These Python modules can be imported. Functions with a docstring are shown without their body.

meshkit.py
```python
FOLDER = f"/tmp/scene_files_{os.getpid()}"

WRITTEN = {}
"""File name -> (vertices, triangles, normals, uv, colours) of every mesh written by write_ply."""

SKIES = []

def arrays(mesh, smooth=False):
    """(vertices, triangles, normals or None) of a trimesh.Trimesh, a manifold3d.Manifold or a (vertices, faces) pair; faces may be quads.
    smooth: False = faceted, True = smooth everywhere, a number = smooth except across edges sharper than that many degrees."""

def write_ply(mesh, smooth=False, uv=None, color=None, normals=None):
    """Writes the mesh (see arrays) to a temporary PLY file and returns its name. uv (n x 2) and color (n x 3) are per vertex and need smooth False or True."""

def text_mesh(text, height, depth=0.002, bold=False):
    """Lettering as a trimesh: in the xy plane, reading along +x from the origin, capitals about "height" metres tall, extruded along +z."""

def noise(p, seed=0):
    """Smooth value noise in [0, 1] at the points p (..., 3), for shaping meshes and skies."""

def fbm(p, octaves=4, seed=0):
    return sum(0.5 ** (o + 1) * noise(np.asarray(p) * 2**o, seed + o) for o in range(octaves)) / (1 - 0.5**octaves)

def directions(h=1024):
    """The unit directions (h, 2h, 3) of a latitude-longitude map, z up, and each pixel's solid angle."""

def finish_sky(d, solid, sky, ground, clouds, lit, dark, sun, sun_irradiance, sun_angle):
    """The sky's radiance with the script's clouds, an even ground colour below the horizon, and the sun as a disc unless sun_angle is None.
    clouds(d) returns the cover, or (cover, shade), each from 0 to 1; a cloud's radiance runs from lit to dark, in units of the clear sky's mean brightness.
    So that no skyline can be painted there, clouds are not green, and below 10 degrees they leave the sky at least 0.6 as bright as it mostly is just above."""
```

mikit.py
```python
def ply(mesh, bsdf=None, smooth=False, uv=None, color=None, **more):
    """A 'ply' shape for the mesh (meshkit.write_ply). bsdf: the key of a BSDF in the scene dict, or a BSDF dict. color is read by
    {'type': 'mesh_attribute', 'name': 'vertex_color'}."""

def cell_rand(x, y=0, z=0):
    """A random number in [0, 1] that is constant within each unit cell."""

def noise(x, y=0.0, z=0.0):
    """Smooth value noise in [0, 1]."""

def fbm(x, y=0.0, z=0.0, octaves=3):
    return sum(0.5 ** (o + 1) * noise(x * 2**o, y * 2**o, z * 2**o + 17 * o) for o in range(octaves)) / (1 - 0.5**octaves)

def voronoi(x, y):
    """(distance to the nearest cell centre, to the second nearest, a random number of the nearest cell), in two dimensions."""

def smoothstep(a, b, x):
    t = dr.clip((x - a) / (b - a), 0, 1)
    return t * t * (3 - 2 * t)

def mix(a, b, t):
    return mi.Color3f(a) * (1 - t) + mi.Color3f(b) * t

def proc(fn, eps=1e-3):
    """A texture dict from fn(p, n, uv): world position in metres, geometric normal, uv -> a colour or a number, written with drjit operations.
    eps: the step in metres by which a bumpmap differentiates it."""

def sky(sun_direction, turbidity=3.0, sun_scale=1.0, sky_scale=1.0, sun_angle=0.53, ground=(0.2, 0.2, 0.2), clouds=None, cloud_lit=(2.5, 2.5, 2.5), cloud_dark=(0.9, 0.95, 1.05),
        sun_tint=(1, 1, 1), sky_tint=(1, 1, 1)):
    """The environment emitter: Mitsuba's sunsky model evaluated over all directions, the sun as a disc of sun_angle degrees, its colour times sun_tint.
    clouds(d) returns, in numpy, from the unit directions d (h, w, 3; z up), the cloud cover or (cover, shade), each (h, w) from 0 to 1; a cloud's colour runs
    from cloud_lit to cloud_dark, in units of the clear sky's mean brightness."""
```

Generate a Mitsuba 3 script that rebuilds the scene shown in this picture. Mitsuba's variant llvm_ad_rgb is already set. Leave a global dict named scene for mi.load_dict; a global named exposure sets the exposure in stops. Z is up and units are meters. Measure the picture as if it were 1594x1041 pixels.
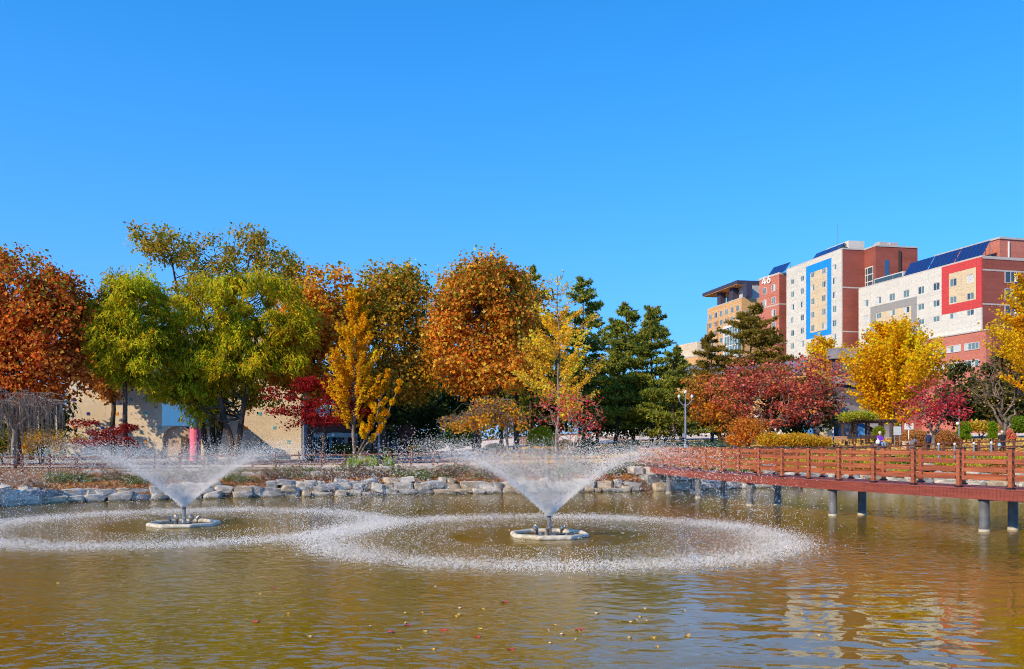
import math, random
import numpy as np, trimesh, drjit as dr, mitsuba as mi, manifold3d as m3
import shapely, shapely.geometry as sg
from scipy.spatial import cKDTree
import mikit, meshkit
from mikit import proc, noise, fbm, smoothstep, mix, voronoi, cell_rand

# ------------------------------------------------------------------ camera, sky, exposure
EYE, F, HX, HY = 2.76, 1380.0, 797.0, 690.0           # eye height over the water; survey constants used to turn sightings into metres
scene, labels = {}, {}
T = mi.ScalarTransform4f
scene['camera'] = {'type': 'perspective', 'fov': 2 * math.degrees(math.atan(797 / 1380)), 'fov_axis': 'x', 'near_clip': 0.1, 'far_clip': 6000.0,
                   'principal_point_offset_y': -0.163,
                   'to_world': T().look_at(origin=[0, 0, EYE], target=[0, 10, EYE], up=[0, 0, 1])}
SUN = (-0.65, -0.56, 0.505)
scene['sky_light'] = mikit.sky(SUN, turbidity=2.0, sun_scale=1.0, sky_scale=1.95, ground=(0.2, 0.17, 0.1), sun_tint=(1.04, 1.0, 0.9), sky_tint=(0.05, 0.755, 1.28),
                               clouds=lambda d: 0.58 * np.exp(-np.degrees(np.arcsin(np.clip(d[..., 2], 0, 1))) / 11.0), cloud_lit=(1.2, 0.84, 2.0))   # thin haze towards the horizon, all round
exposure = 1.8

# ------------------------------------------------------------------ helpers
RNG = np.random.default_rng(7)
used = {}
def uniq(k):
    n = used.get(k, 0); used[k] = n + 1
    return k if n == 0 else f'{k}_{n:03d}'
def thing(name, label, cat, group=None, kind=None):
    k = uniq(name); labels[k] = {'label': label, 'category': cat}
    if group: labels[k]['group'] = group
    if kind: labels[k]['kind'] = kind
    return k
def part(parent, name, mesh, mat, smooth=False, color=None, label=None, kind=None):
    k = uniq(parent + '__' + name)
    scene[k] = mikit.ply(mesh, mat, smooth, color=color)
    if label or kind:
        labels[k] = {}
        if label: labels[k]['label'] = label
        if kind: labels[k]['kind'] = kind
    return k
def single(name, label, cat, mesh, mat, smooth=False, color=None, group=None, kind=None):
    k = thing(name, label, cat, group, kind); scene[k] = mikit.ply(mesh, mat, smooth, color=color)
    return k
def structure(name, mesh, mat, smooth=False, label=None, color=None):
    k = uniq(name); scene[k] = mikit.ply(mesh, mat, smooth, color=color)
    labels[k] = {'label': label or name.replace('_', ' '), 'kind': 'structure', 'category': name.split('_')[-1]}
    return k
BOXV = np.array([[x, y, z] for z in (-.5, .5) for y in (-.5, .5) for x in (-.5, .5)])
BOXF = np.array([[0,2,3],[0,3,1],[4,5,7],[4,7,6],[0,1,5],[0,5,4],[2,6,7],[2,7,3],[0,4,6],[0,6,2],[1,3,7],[1,7,5]])
class MB:
    def __init__(s): s.v, s.f, s.n, s.c = [], [], 0, []
    def add(s, v, f, c=None):
        v = np.asarray(v, float); f = np.asarray(f, int)
        s.v.append(v); s.f.append(f + s.n); s.n += len(v)
        if c is not None: s.c.append(np.broadcast_to(np.asarray(c, float), (len(v), 3)))
        return s
    def mesh(s): return np.vstack(s.v), np.vstack(s.f)
    def col(s): return np.vstack(s.c)
    def box(s, c, size, ax=None, c3=None):      # ax: 3x3 rows are the box's axes
        v = BOXV * np.asarray(size, float)
        if ax is not None: v = v @ np.asarray(ax, float)
        return s.add(v + np.asarray(c, float), BOXF, c3)
    def cbox(s, c, size, ax=None, ch=0.012):    # chamfered box
        v, f = chamfer(size, ch)
        if ax is not None: v = v @ np.asarray(ax, float)
        return s.add(v + np.asarray(c, float), f)
    def tube(s, p, r, sides=6, cap=True, c3=None):
        p = np.asarray(p, float); r = np.broadcast_to(np.asarray(r, float), (len(p),))
        t = np.gradient(p, axis=0); t /= np.linalg.norm(t, axis=1, keepdims=True) + 1e-12
        ref = np.where(np.abs(t[:, 2:]) < .9, [0, 0, 1.], [1., 0, 0]); ref = np.broadcast_to(ref[len(p)//2], t.shape)
        a = np.cross(t, ref); a /= np.linalg.norm(a, axis=1, keepdims=True) + 1e-12
        b = np.cross(t, a); an = np.arange(sides) * 2 * np.pi / sides
        v = p[:, None] + r[:, None, None] * (np.cos(an)[None, :, None] * a[:, None] + np.sin(an)[None, :, None] * b[:, None])
        i, j = np.meshgrid(np.arange(len(p) - 1), np.arange(sides), indexing='ij'); k = (j + 1) % sides
        q = np.stack([i*sides+j, i*sides+k, (i+1)*sides+k, (i+1)*sides+j], -1).reshape(-1, 4)
        v = v.reshape(-1, 3); f = np.vstack([q[:, [0, 2, 1]], q[:, [0, 3, 2]]])
        if cap:
            n = len(v); v = np.vstack([v, p[0], p[-1]]); jj = np.arange(sides); kk = (jj+1) % sides; L = (len(p)-1)*sides
            f = np.vstack([f, np.stack([jj*0+n, jj, kk], 1), np.stack([jj*0+n+1, L+kk, L+jj], 1)])
        return s.add(v, f, c3)
    def quad(s, p, c3=None): return s.add(p, [[0, 1, 2], [0, 2, 3]], c3)
_ch = {}
def chamfer(size, ch):
    key = (tuple(np.round(size, 4)), ch)
    if key not in _ch:
        h = np.asarray(size, float) / 2; pts = []
        for sx in (-1, 1):
            for sy in (-1, 1):
                for sz in (-1, 1):
                    for k in range(3):
                        q = h - ch; q = q.copy(); q[k] = h[k]; pts.append(q * [sx, sy, sz])
        m = trimesh.convex.convex_hull(np.array(pts)); _ch[key] = (np.array(m.vertices), np.array(m.faces))
    return _ch[key]
def axes(dx, dy):           # horizontal frame: along, across, up
    n = math.hypot(dx, dy); return np.array([[dx/n, dy/n, 0], [-dy/n, dx/n, 0], [0, 0, 1.]])
def X_at(px, d): return (px - HX) / F * d
def Z_at(py, d): return EYE + (HY - py) / F * d
def ellipsoid(c, r, sub=2):
    m = trimesh.creation.icosphere(subdivisions=sub); return np.array(m.vertices) * r + c, np.array(m.faces)
def lathe(profile, n=20):   # profile [(r, z)]
    a = np.arange(n) * 2*np.pi/n; pr = np.asarray(profile, float)
    v = np.stack([pr[:, 0, None]*np.cos(a), pr[:, 0, None]*np.sin(a), np.broadcast_to(pr[:, 1, None], (len(pr), n))], -1).reshape(-1, 3)
    i, j = np.meshgrid(np.arange(len(pr)-1), np.arange(n), indexing='ij'); k = (j+1) % n
    q = np.stack([i*n+j, i*n+k, (i+1)*n+k, (i+1)*n+j], -1).reshape(-1, 4)
    return v, np.vstack([q[:, [0, 1, 2]], q[:, [0, 2, 3]]])
def prism(poly, z0, z1):
    m = trimesh.creation.extrude_polygon(sg.Polygon(poly), z1 - z0, engine='earcut'); m.apply_translation([0, 0, z0])
    return np.array(m.vertices), np.array(m.faces)

# ------------------------------------------------------------------ materials
def rgb(*c): return {'type': 'rgb', 'value': list(c)}
def mat(name, col, rough=0.6, two=True, **kw):
    col = rgb(*col) if isinstance(col, (tuple, list)) else col
    b = {'type': 'principled', 'base_color': col, 'roughness': rough, **kw}
    scene[name] = {'type': 'twosided', 'b': b} if two else b
    return name
def vary(a, b, f=1.0, fz=None, oct=3):
    fz = f if fz is None else fz
    return proc(lambda p, n, uv: mix(a, b, smoothstep(.3, .7, fbm(p.x*f, p.y*f, p.z*fz, oct))))
scene['leaf'] = {'type': 'principledthin', 'base_color': {'type': 'mesh_attribute', 'name': 'vertex_color'}, 'roughness': 0.55, 'diff_trans': 1.0, 'eta': 1.35}
scene['petal_stuff'] = {'type': 'twosided', 'b': {'type': 'diffuse', 'reflectance': {'type': 'mesh_attribute', 'name': 'vertex_color'}}}
scene['water_drop'] = {'type': 'principledthin', 'base_color': rgb(.97, .96, .94), 'roughness': 0.35, 'diff_trans': 0.7, 'eta': 1.33}
mat('bark', vary((.035, .024, .018), (.095, .07, .052), 3.0, 1.0), .9)
mat('pale_bark', vary((.26, .20, .15), (.46, .37, .29), 5.0, 1.5), .9)
mat('grey_bark', vary((.10, .08, .07), (.24, .19, .165), 5.0, 1.5), .9)
def _soil(p, n, uv):
    a = mix((.07, .04, .024), (.17, .09, .045), fbm(p.x*.9, p.y*.9, 0, 4))
    return mix(a, (.26, .12, .045), smoothstep(.55, .75, noise(p.x*6, p.y*6, 1))*.75)
mat('soil', proc(_soil), .95)
def _lawn(p, n, uv):
    a = mix((.36, .22, .06), (.52, .34, .10), fbm(p.x*.35, p.y*.35, 0, 4))
    return mix(a, (.24, .22, .05), smoothstep(.6, .8, fbm(p.x*.12+9, p.y*.12, 0, 3))*.5)
mat('straw_lawn', proc(_lawn), .95)
mat('paving', vary((.36, .30, .26), (.46, .39, .34), .8), .85)
mat('asphalt', vary((.16, .15, .15), (.24, .22, .21), .9), .9)
def _stone(a, b, c):
    def f(p, n, uv):
        v = mix(a, b, smoothstep(.3, .7, fbm(p.x*3.1, p.y*3.1, p.z*5, 4)))
        v = mix(v, c, smoothstep(.62, .8, fbm(p.x*1.3+5, p.y*1.3, p.z*2, 3))*.6)
        wet = 1 - smoothstep(.06, .20, p.z + .10*noise(p.x*2.2, p.y*2.2, 7))      # damp, weedy line at the water
        return mix(v, v*mi.Color3f(.34, .34, .26), wet)
    return proc(f)
mat('stone_pale', _stone((.30, .27, .22), (.58, .53, .46), (.38, .27, .16)), .85)
mat('stone_grey', _stone((.17, .17, .18), (.38, .37, .35), (.11, .10, .09)), .85)
mat('stone_tan', _stone((.30, .23, .15), (.52, .42, .30), (.20, .15, .10)), .85)
def _wood(a, b):
    return proc(lambda p, n, uv: mix(a, b, smoothstep(.25, .75, fbm(p.x*1.7 + p.z*9, p.y*1.7, p.z*14, 3))))
mat('rail_wood', _wood((.28, .074, .03), (.42, .125, .05)), .55)
mat('rail_wood_b', _wood((.22, .054, .024), (.34, .094, .038)), .55)
mat('deck_wood', _wood((.20, .055, .045), (.30, .085, .065)), .6)
mat('fascia_wood', _wood((.20, .042, .028), (.28, .062, .04)), .6)
mat('fence_wood', _wood((.13, .045, .03), (.22, .075, .045)), .7)
mat('dark_metal', (.025, .027, .035), .4, metallic=.3)
mat('pile_grey', vary((.09, .095, .11), (.17, .175, .19), 2.5), .55)
mat('pile_base', (.5, .46, .36), .8)
mat('lamp_metal', (.20, .25, .36), .45)
mat('white_paint', (.78, .78, .76), .5)
mat('steel', vary((.25, .24, .23), (.42, .40, .37), 9), .35, metallic=.7)
mat('float_white', vary((.40, .36, .26), (.66, .61, .50), 6), .45)
def brick(a, b):
    def f(p, n, uv):
        row = cell_rand(dr.floor(p.z*2.2), 3, 1)
        t = fbm(p.x*.25+p.y*.25, p.z*.7, 0, 4)
        return mix(mix(a, b, t), mi.Color3f(a)*.82, row*.35)
    return proc(f)
mat('red_brick', brick((.25, .068, .05), (.34, .10, .075)), .85)
mat('red_brick_pale', brick((.46, .15, .11), (.56, .21, .16)), .85)
mat('orange_brick', brick((.56, .32, .13), (.66, .40, .18)), .85)
for k_, c_ in (('', 1.), ('_b', .965), ('_c', 1.025)): scene['panel_white'+k_] = {'type': 'twosided', 'b': {'type': 'diffuse', 'reflectance': rgb(.635*c_, .635*c_, .60*c_)}}
for k_, c_ in (('', 1.), ('_b', .96), ('_c', 1.03)): mat('panel_beige'+k_, (.62*c_, .51*c_, .335*c_), .55)
mat('panel_blue', (.010, .27, .82), .5)
mat('panel_red', (.56, .055, .045), .5)
mat('panel_grey', (.30, .30, .29), .55)
mat('concrete_band', (.48, .46, .45), .8)
mat('window_frame', (.62, .62, .62), .5)
mat('glass_teal', (.13, .22, .25), .08)
mat('glass_dark', (.05, .085, .12), .06)
mat('glass_blue', (.03, .13, .30), .08)
mat('curtain_pale', (.52, .56, .58), .3)
mat('solar_blue', (.012, .035, .16), .12)
mat('slate', vary((.13, .13, .17), (.20, .20, .26), .8), .6)
mat('slate_dark', (.045, .045, .085), .6)
mat('render_beige', vary((.55, .475, .365), (.62, .54, .425), .4), .85)
mat('pink_paint', (.80, .17, .32), .5)
mat('sky_paint', (.03, .22, .62), .5)
for nm, c in dict(tile_navy=(.02, .03, .22), tile_orange=(.65, .24, .02), tile_green=(.02, .20, .16), tile_teal=(.10, .38, .45), tile_red=(.55, .06, .02)).items(): mat(nm, c, .3)
mat('skin', (.50, .30, .21), .5); mat('hair_dark', (.03, .024, .02), .5); mat('hair_white', (.6, .58, .55), .6)
mat('cloth_purple', (.22, .05, .55), .8); mat('cloth_navy', (.03, .05, .12), .8); mat('cloth_black', (.018, .018, .022), .8)
mat('cloth_grey', (.14, .13, .16), .8); mat('cloth_jeans', (.16, .28, .52), .8); mat('cloth_white', (.75, .75, .74), .8); mat('cloth_brown', (.10, .05, .045), .8); mat('cloth_blue', (.25, .5, .75), .8)
mat('print_red', (.75, .12, .12), .5); mat('print_blue', (.08, .14, .5), .5); mat('sign_face', (.72, .80, .80), .5)
mat('bench_wood', (.48, .27, .14), .7); mat('pergola_wood', (.07, .04, .03), .8)

# ------------------------------------------------------------------ terrain and water
POND = [(-22.5, 39), (-21.6, 41.7), (-18.1, 43.3), (-13.7, 45.3), (-7, 47.6), (-.6, 49.5), (7.5, 50.8), (13, 54), (18.4, 56), (26, 56.5), (36, 55), (50, 48), (58, 30), (50, 4), (25, -7), (-22, -7), (-34, 8), (-29, 28)]
pond_poly = sg.Polygon(POND).buffer(1.2).buffer(-1.2)
shapely.prepare(pond_poly); pond_edge = pond_poly.exterior; shapely.prepare(pond_edge)
def gz(x, y):
    x, y = np.broadcast_arrays(np.asarray(x, float), np.asarray(y, float))
    pts = shapely.points(x, y)
    s = np.where(shapely.contains(pond_poly, pts), -1, 1) * shapely.distance(pond_edge, pts)
    b8 = np.interp(x, [-25, -10, 3, 8, 14, 30], [1.0, 1.1, 1.28, 1.36, 1.95, 2.2])
    k = np.interp(x, [-12, 2], [0, 1]) * np.clip((y - 20) / 30, 0, 1)
    b8 = 1.0 + (b8 - 1.0) * np.clip((y - 20) / 25, 0, 1)
    out = np.interp(s, [-2.5, -.3, .25], [-1.3, -.4, .55])
    z = np.where(s < .25, out, 0)
    u = s
    zz = np.where(u < 8, .55 + (b8 - .55) * np.sin(np.clip((u - .25) / 7.75, 0, 1) * np.pi / 2),
         b8 + np.interp(u, [8, 30, 80, 200, 400, 4000], [0, .25, .8, 2.6, 4, 4]) + k * np.interp(u, [8, 30, 80, 200], [0, .45, 1.1, 1.2]))
    return np.where(s < .25, z, zz)
def G(x, y): return float(gz(x, y))
def grid_mesh(xs, ys, dz=0.0, bump=0.0):
    Xg, Yg = np.meshgrid(xs, ys); Z = gz(Xg, Yg) + dz
    if bump: Z = Z + bump * (meshkit.fbm(np.stack([Xg*.8, Yg*.8, 0*Xg], -1), 3) - .5) * (Z > .3)
    nx = len(xs); i, j = np.meshgrid(np.arange(len(ys)-1), np.arange(nx-1), indexing='ij')
    q = np.stack([i*nx+j, i*nx+j+1, (i+1)*nx+j+1, (i+1)*nx+j], -1).reshape(-1, 4)
    return np.stack([Xg, Yg, Z], -1).reshape(-1, 3), np.vstack([q[:, [0, 1, 2]], q[:, [0, 2, 3]]])
gx = np.concatenate([[-4000, -1500, -600, -300, -180, -120, -85], np.arange(-64, 64.1, .8), [85, 120, 180, 300, 600, 1500, 4000]])
gy = np.concatenate([[-4000, -1000, -300, -80, -30], np.arange(-14, 34, 1.6), np.arange(34, 72, .6), np.arange(72, 130, 3), [140, 170, 220, 300, 420, 700, 1500, 4000]])
structure('ground', grid_mesh(gx, gy), 'soil', True, 'brown leaf strewn earth of the pond bank and park')
structure('lawn', grid_mesh(np.arange(-1, 76, 3.), np.concatenate([np.arange(61.5, 104, 2.5)]), .035), 'straw_lawn', True, 'straw yellow lawn between the fence and the buildings')
structure('plaza', grid_mesh(np.arange(-60, 120.1, 4.), np.arange(104, 190, 4.), .035), 'paving', True, 'pale paved plaza in front of the buildings')
structure('path', grid_mesh(np.arange(-60, -.9, 2.), np.arange(59.5, 64.1, .9), .045), 'paving', True, 'pale path behind the wooden fence')
structure('forecourt', grid_mesh(np.arange(-60, -.9, 3.), np.arange(66, 104.1, 4.), .035), 'asphalt', True, 'grey forecourt between the trees and the beige building')

FOUNT = [(1.11, 26.45), (-11.1, 30.0)]
def wave(x, y):
    P = lambda fx, fy, o=0: np.stack([x*fx + o, y*fy + .3*x*fx + o*1.7, 0*x], -1)
    dF = np.minimum(*[np.hypot(x - a, y - b) for a, b in FOUNT])
    calm = np.clip((x + 1) / 6, 0, 1) * np.clip((19.5 - y) / 6, 0, 1)            # quieter water in the lee on the right
    ch = .35 + .65 * np.clip(1 - calm, 0, 1)
    h = .007 * (meshkit.noise(P(.8, 1.4), 1) - .5) + .013 * (.35 + .65*(1-ch)) * (meshkit.noise(P(1.7, 3.0, 5), 2) - .5) + .010 * (meshkit.noise(P(3.4, 5.6, 9), 3) - .5) * (.55 + .45*ch)
    h += .0095 * ch**2 * (meshkit.noise(P(7.0, 9.5, 3), 4) - .5) + .0060 * ch**2 * (meshkit.noise(P(13, 15, 1), 6) - .5) + .010 * np.exp(-((dF - 7) / 3.) ** 2) * (meshkit.noise(P(6, 8, 2), 5) - .5)
    return h
ny, nx = 580, 325
yy = 4.0 * (62 / 4.0) ** (np.linspace(0, 1, ny) ** .93)
uu = np.linspace(-1, 1, nx)
Yg = np.repeat(yy[:, None], nx, 1); Xg = uu[None, :] * (.66 * yy[:, None] + 4)
i, j = np.meshgrid(np.arange(ny-1), np.arange(nx-1), indexing='ij')
q = np.stack([i*nx+j, i*nx+j+1, (i+1)*nx+j+1, (i+1)*nx+j], -1).reshape(-1, 4)
murk = {'type': 'plastic', 'int_ior': 1.36, 'diffuse_reflectance': proc(lambda p, n, uv: mix((.20, .125, .003), (.245, .155, .008), fbm(p.x*.12, p.y*.12, 0, 3))), 'nonlinear': False}
def ripple(p, n, uv):      # the smallest ripples, stirred up by the fountains, fainter in the lee at the right
    k = (.42 + .58 * dr.exp(-(dr.square(p.x + 4) / 320 + dr.square(p.y - 29) / 90))) * (1 - .88 * dr.clip((p.x + 1) / 6, 0, 1) * dr.clip((20.5 - p.y) / 6, 0, 1))
    return k * (.0085 * noise(p.x*7.5 + p.y*1.2, p.y*12, 1) + .0040 * noise(p.x*15, p.y*21 + p.x*2, 4))
scene['pond_murk'] = {'type': 'bumpmap', 'b': murk, 't': proc(ripple, .012), 'scale': 1.0}
structure('pond_water', (np.stack([Xg, Yg, wave(Xg, Yg)], -1).reshape(-1, 3), np.vstack([q[:, [0, 1, 2]], q[:, [0, 2, 3]]])), 'pond_murk', True, 'rippled murky brown pond water')
o = MB(); o.quad([[-70, -12, -.07], [70, -12, -.07], [70, 66, -.07], [-70, 66, -.07]])
structure('outer_water', o.mesh(), 'pond_murk', False, 'still brown pond water along the near shore')

# ------------------------------------------------------------------ buildings
class Wall:
    """An upright wall face from p0 to p1 (plan points); n points out of it. s runs along it in metres."""
    def __init__(w, p0, p1):
        w.p0, w.p1 = np.array(p0, float), np.array(p1, float); d = w.p1 - w.p0; w.L = float(np.hypot(*d)); w.d = d / w.L
        w.n = np.array([w.d[1], -w.d[0]])
        if w.n @ w.p0 > 0: w.n = -w.n
        w.ax = np.array([[*w.d, 0], [*w.n, 0], [0, 0, 1.]])
    def s(w, px):
        t = (px - HX) / F; return float((t*w.p0[1] - w.p0[0]) / (w.d[0] - t*w.d[1]))
    def z(w, px, py): return Z_at(py, (w.p0 + w.s(px) * w.d)[1])
    def at(w, s, out, z): q = w.p0 + s*w.d + out*w.n; return np.array([q[0], q[1], z])
    def box(w, m, s0, s1, z0, z1, o0, o1): m.box(w.at((s0+s1)/2, (o0+o1)/2, (z0+z1)/2), [abs(s1-s0), abs(o1-o0), abs(z1-z0)], w.ax); return m
    def holed(w, m, s0, s1, z0, z1, o0, o1, h):     # a panel round an opening h = (s0, s1, z0, z1)
        a, b, c, d = h
        for r in ((s0, a, z0, z1), (b, s1, z0, z1), (a, b, z0, c), (a, b, d, z1)):
            if r[1]-r[0] > .01 and r[3]-r[2] > .01: w.box(m, *r, o0, o1)
        return m
wrng = random.Random(3)
def window(par, w, s0, s1, z0, z1, out, panes=2, glass=('glass_teal', 'curtain_pale', 'glass_teal', 'glass_teal', 'glass_dark'), deep=.12, fw=.09):
    """A window that sits back in its opening: frame, mullions and panes."""
    m = MB()
    for r in ((s0, s0+fw, z0, z1), (s1-fw, s1, z0, z1), (s0+fw, s1-fw, z0, z0+fw), (s0+fw, s1-fw, z1-fw, z1)): w.box(m, *r, out-deep-.06, out-deep+.06)
    step = (s1 - s0 - 2*fw) / panes
    for k in range(1, panes): w.box(m, s0+fw+k*step-.035, s0+fw+k*step+.035, z0+fw, z1-fw, out-deep-.06, out-deep+.05)
    k0 = part(par, 'window', m.mesh(), 'window_frame')
    for k in range(panes):
        g = MB(); w.box(g, s0+fw+k*step+.04*(k > 0), s0+fw+(k+1)*step-.04*(k < panes-1), z0+fw, z1-fw, out-deep-.05, out-deep-.01)
        part(k0, 'pane', g.mesh(), wrng.choice(glass))
def clad(par, w, sl, zl, region, wins, out=.26):
    """Cladding panels on a grid of joints; region(s, z) names the material; wins = openings that get windows."""
    sl, zl = sorted(sl), sorted(zl); g = .012
    for i in range(len(sl)-1):
        for k in range(len(zl)-1):
            s0, s1, z0, z1 = sl[i], sl[i+1], zl[k], zl[k+1]
            if s1-s0 < .15 or z1-z0 < .15: continue
            mt = region((s0+s1)/2, (z0+z1)/2)
            if mt is None: continue
            m = MB(); h = None
            for a, b, c, d in wins:
                if s0-1e-6 <= (a+b)/2 < s1 and z0-1e-6 <= (c+d)/2 < z1: h = (max(a, s0+g), min(b, s1-g), max(c, z0+g), min(d, z1-g))
            if h: w.holed(m, s0+g/2, s1-g/2, z0+g/2, z1-g/2, .02, out, h); window(par, w, *h, out)
            else: w.box(m, s0+g/2, s1-g/2, z0+g/2, z1-g/2, .02, out)
            part(par, 'panel', m.mesh(), mt + wrng.choice(['', '', '_b', '_c']) if mt in ('panel_white', 'panel_beige') else mt)

# --- white and brick tower with the blue frame
def U(u, v, x0=1210., y0=375., k=6.1217): return x0 + u/k, y0 + v/k
A, B, C, D, E = (67.1, 216.), (71.9, 192.8), (77.1, 193.9), (77.9, 189.9), (87.8, 191.9); Fp = (82.8, 216.4)
tw = thing('apartment_tower', 'white and red brick tower with a tall bright blue frame on its facade', 'building')
ZT = 44.7
part(tw, 'wall', prism([A, B, C, D, E, Fp], 2.5, ZT), 'red_brick')
w = Wall(A, B)
cols = [w.s(U(u, 0)[0]) for u in (153, 246, 345, 450, 553)]
zrow = [w.z(*U(153, v)) for v in (384, 510, 632, 755, 880, 1000)]; pit = (zrow[0]-zrow[-1])/5
zrow = [zrow[0]-k*pit for k in range(9)]
fL, iL, iR, fR = [w.s(U(u, 0)[0]) for u in (284, 323, 485, 525)]
fT, fB = w.z(*U(525, 157)), w.z(*U(300, 935)); iT, iB = w.z(*U(485, 247)), w.z(*U(485, 840))
ww = 1.55; wins = []
for k, c in enumerate(cols):
    for z in zrow: wins.append((c-ww/2, c+ww/2, z-.72, z+.72))
wins = [(max(a, iL+.06) if abs((a+b)/2-cols[2]) < .1 else a, b, c, d) for a, b, c, d in wins]
sl = [0, (cols[0]+cols[1])/2, fL, iL, (cols[2]+cols[3])/2, iR, fR, w.L]
zl = [2.6, ZT+.3] + [z+pit/2 for z in zrow] + [z-pit/2 for z in zrow[-1:]]
zl = [z for z in zl if min(abs(z-q) for q in (fT, iT, iB, fB)) > .5] + [fT, iT, iB, fB]
def reg(s, z):
    if iL < s < iR and iB < z < iT: return 'panel_beige'
    if fL < s < fR and fB < z < fT: return 'panel_blue'
    return 'panel_white'
clad(tw, w, sl, zl, reg, wins)
m = MB()                                             # parapet copings and belts
for p, r in ((A, B), (B, C), (C, D), (D, E)):
    q = Wall(p, r); q.box(m, -.05, q.L+.05, ZT+.31, ZT+.62, -.4, .14)
part(tw, 'coping', m.mesh(), 'concrete_band')
for zb in (36.6, 27.0, 18.0):
    m = MB()
    for p, r in ((B, C), (C, D), (D, E)): q = Wall(p, r); q.box(m, 0.02, q.L-.02, zb, zb+.28, 0, .06)
    part(tw, 'belt_course', m.mesh(), 'concrete_band')
m = MB()
for p, r in ((B, C), (C, D), (D, E)): q = Wall(p, r); q.box(m, 0, q.L, ZT, ZT+.3, -.3, -.001)
part(tw, 'parapet', m.mesh(), 'red_brick')
q = Wall(C, D); gls = part(tw, 'stair_glazing', q.box(MB(), .4, q.L-.7, 16, 41, .01, .08).mesh(), 'glass_dark')
m = MB()
for z in np.arange(16, 41.1, 1.55): q.box(m, .4, q.L-.7, z, z+.2, .08, .16)
for s in (.4, 1.2, q.L-.9): q.box(m, s, s+.16, 16, 41, .09, .14)
part(gls, 'transoms', m.mesh(), 'window_frame')
q = Wall(D, E); sa, sb = q.s(U(1025, 0)[0]), q.s(U(1062, 0)[0])
part(tw, 'slit_window', q.box(MB(), sa, sb, 20, q.z(*U(1043, 180)), .01, .07).mesh(), 'glass_blue')
s = q.s(U(1160, 0)[0]); part(tw, 'downpipe', q.box(MB(), s-.25, s+.25, 36, ZT-.4, .01, .3).mesh(), 'pergola_wood')
for k, s in enumerate((2.6, 5.2)):                    # rooftop units
    q.box(m0 := MB(), s, s+1.9, ZT+.62, ZT+2.0, -4.5, -2.5); part(tw, 'rooftop_unit', m0.mesh(), 'concrete_band')
q = Wall(B, C)
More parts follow.
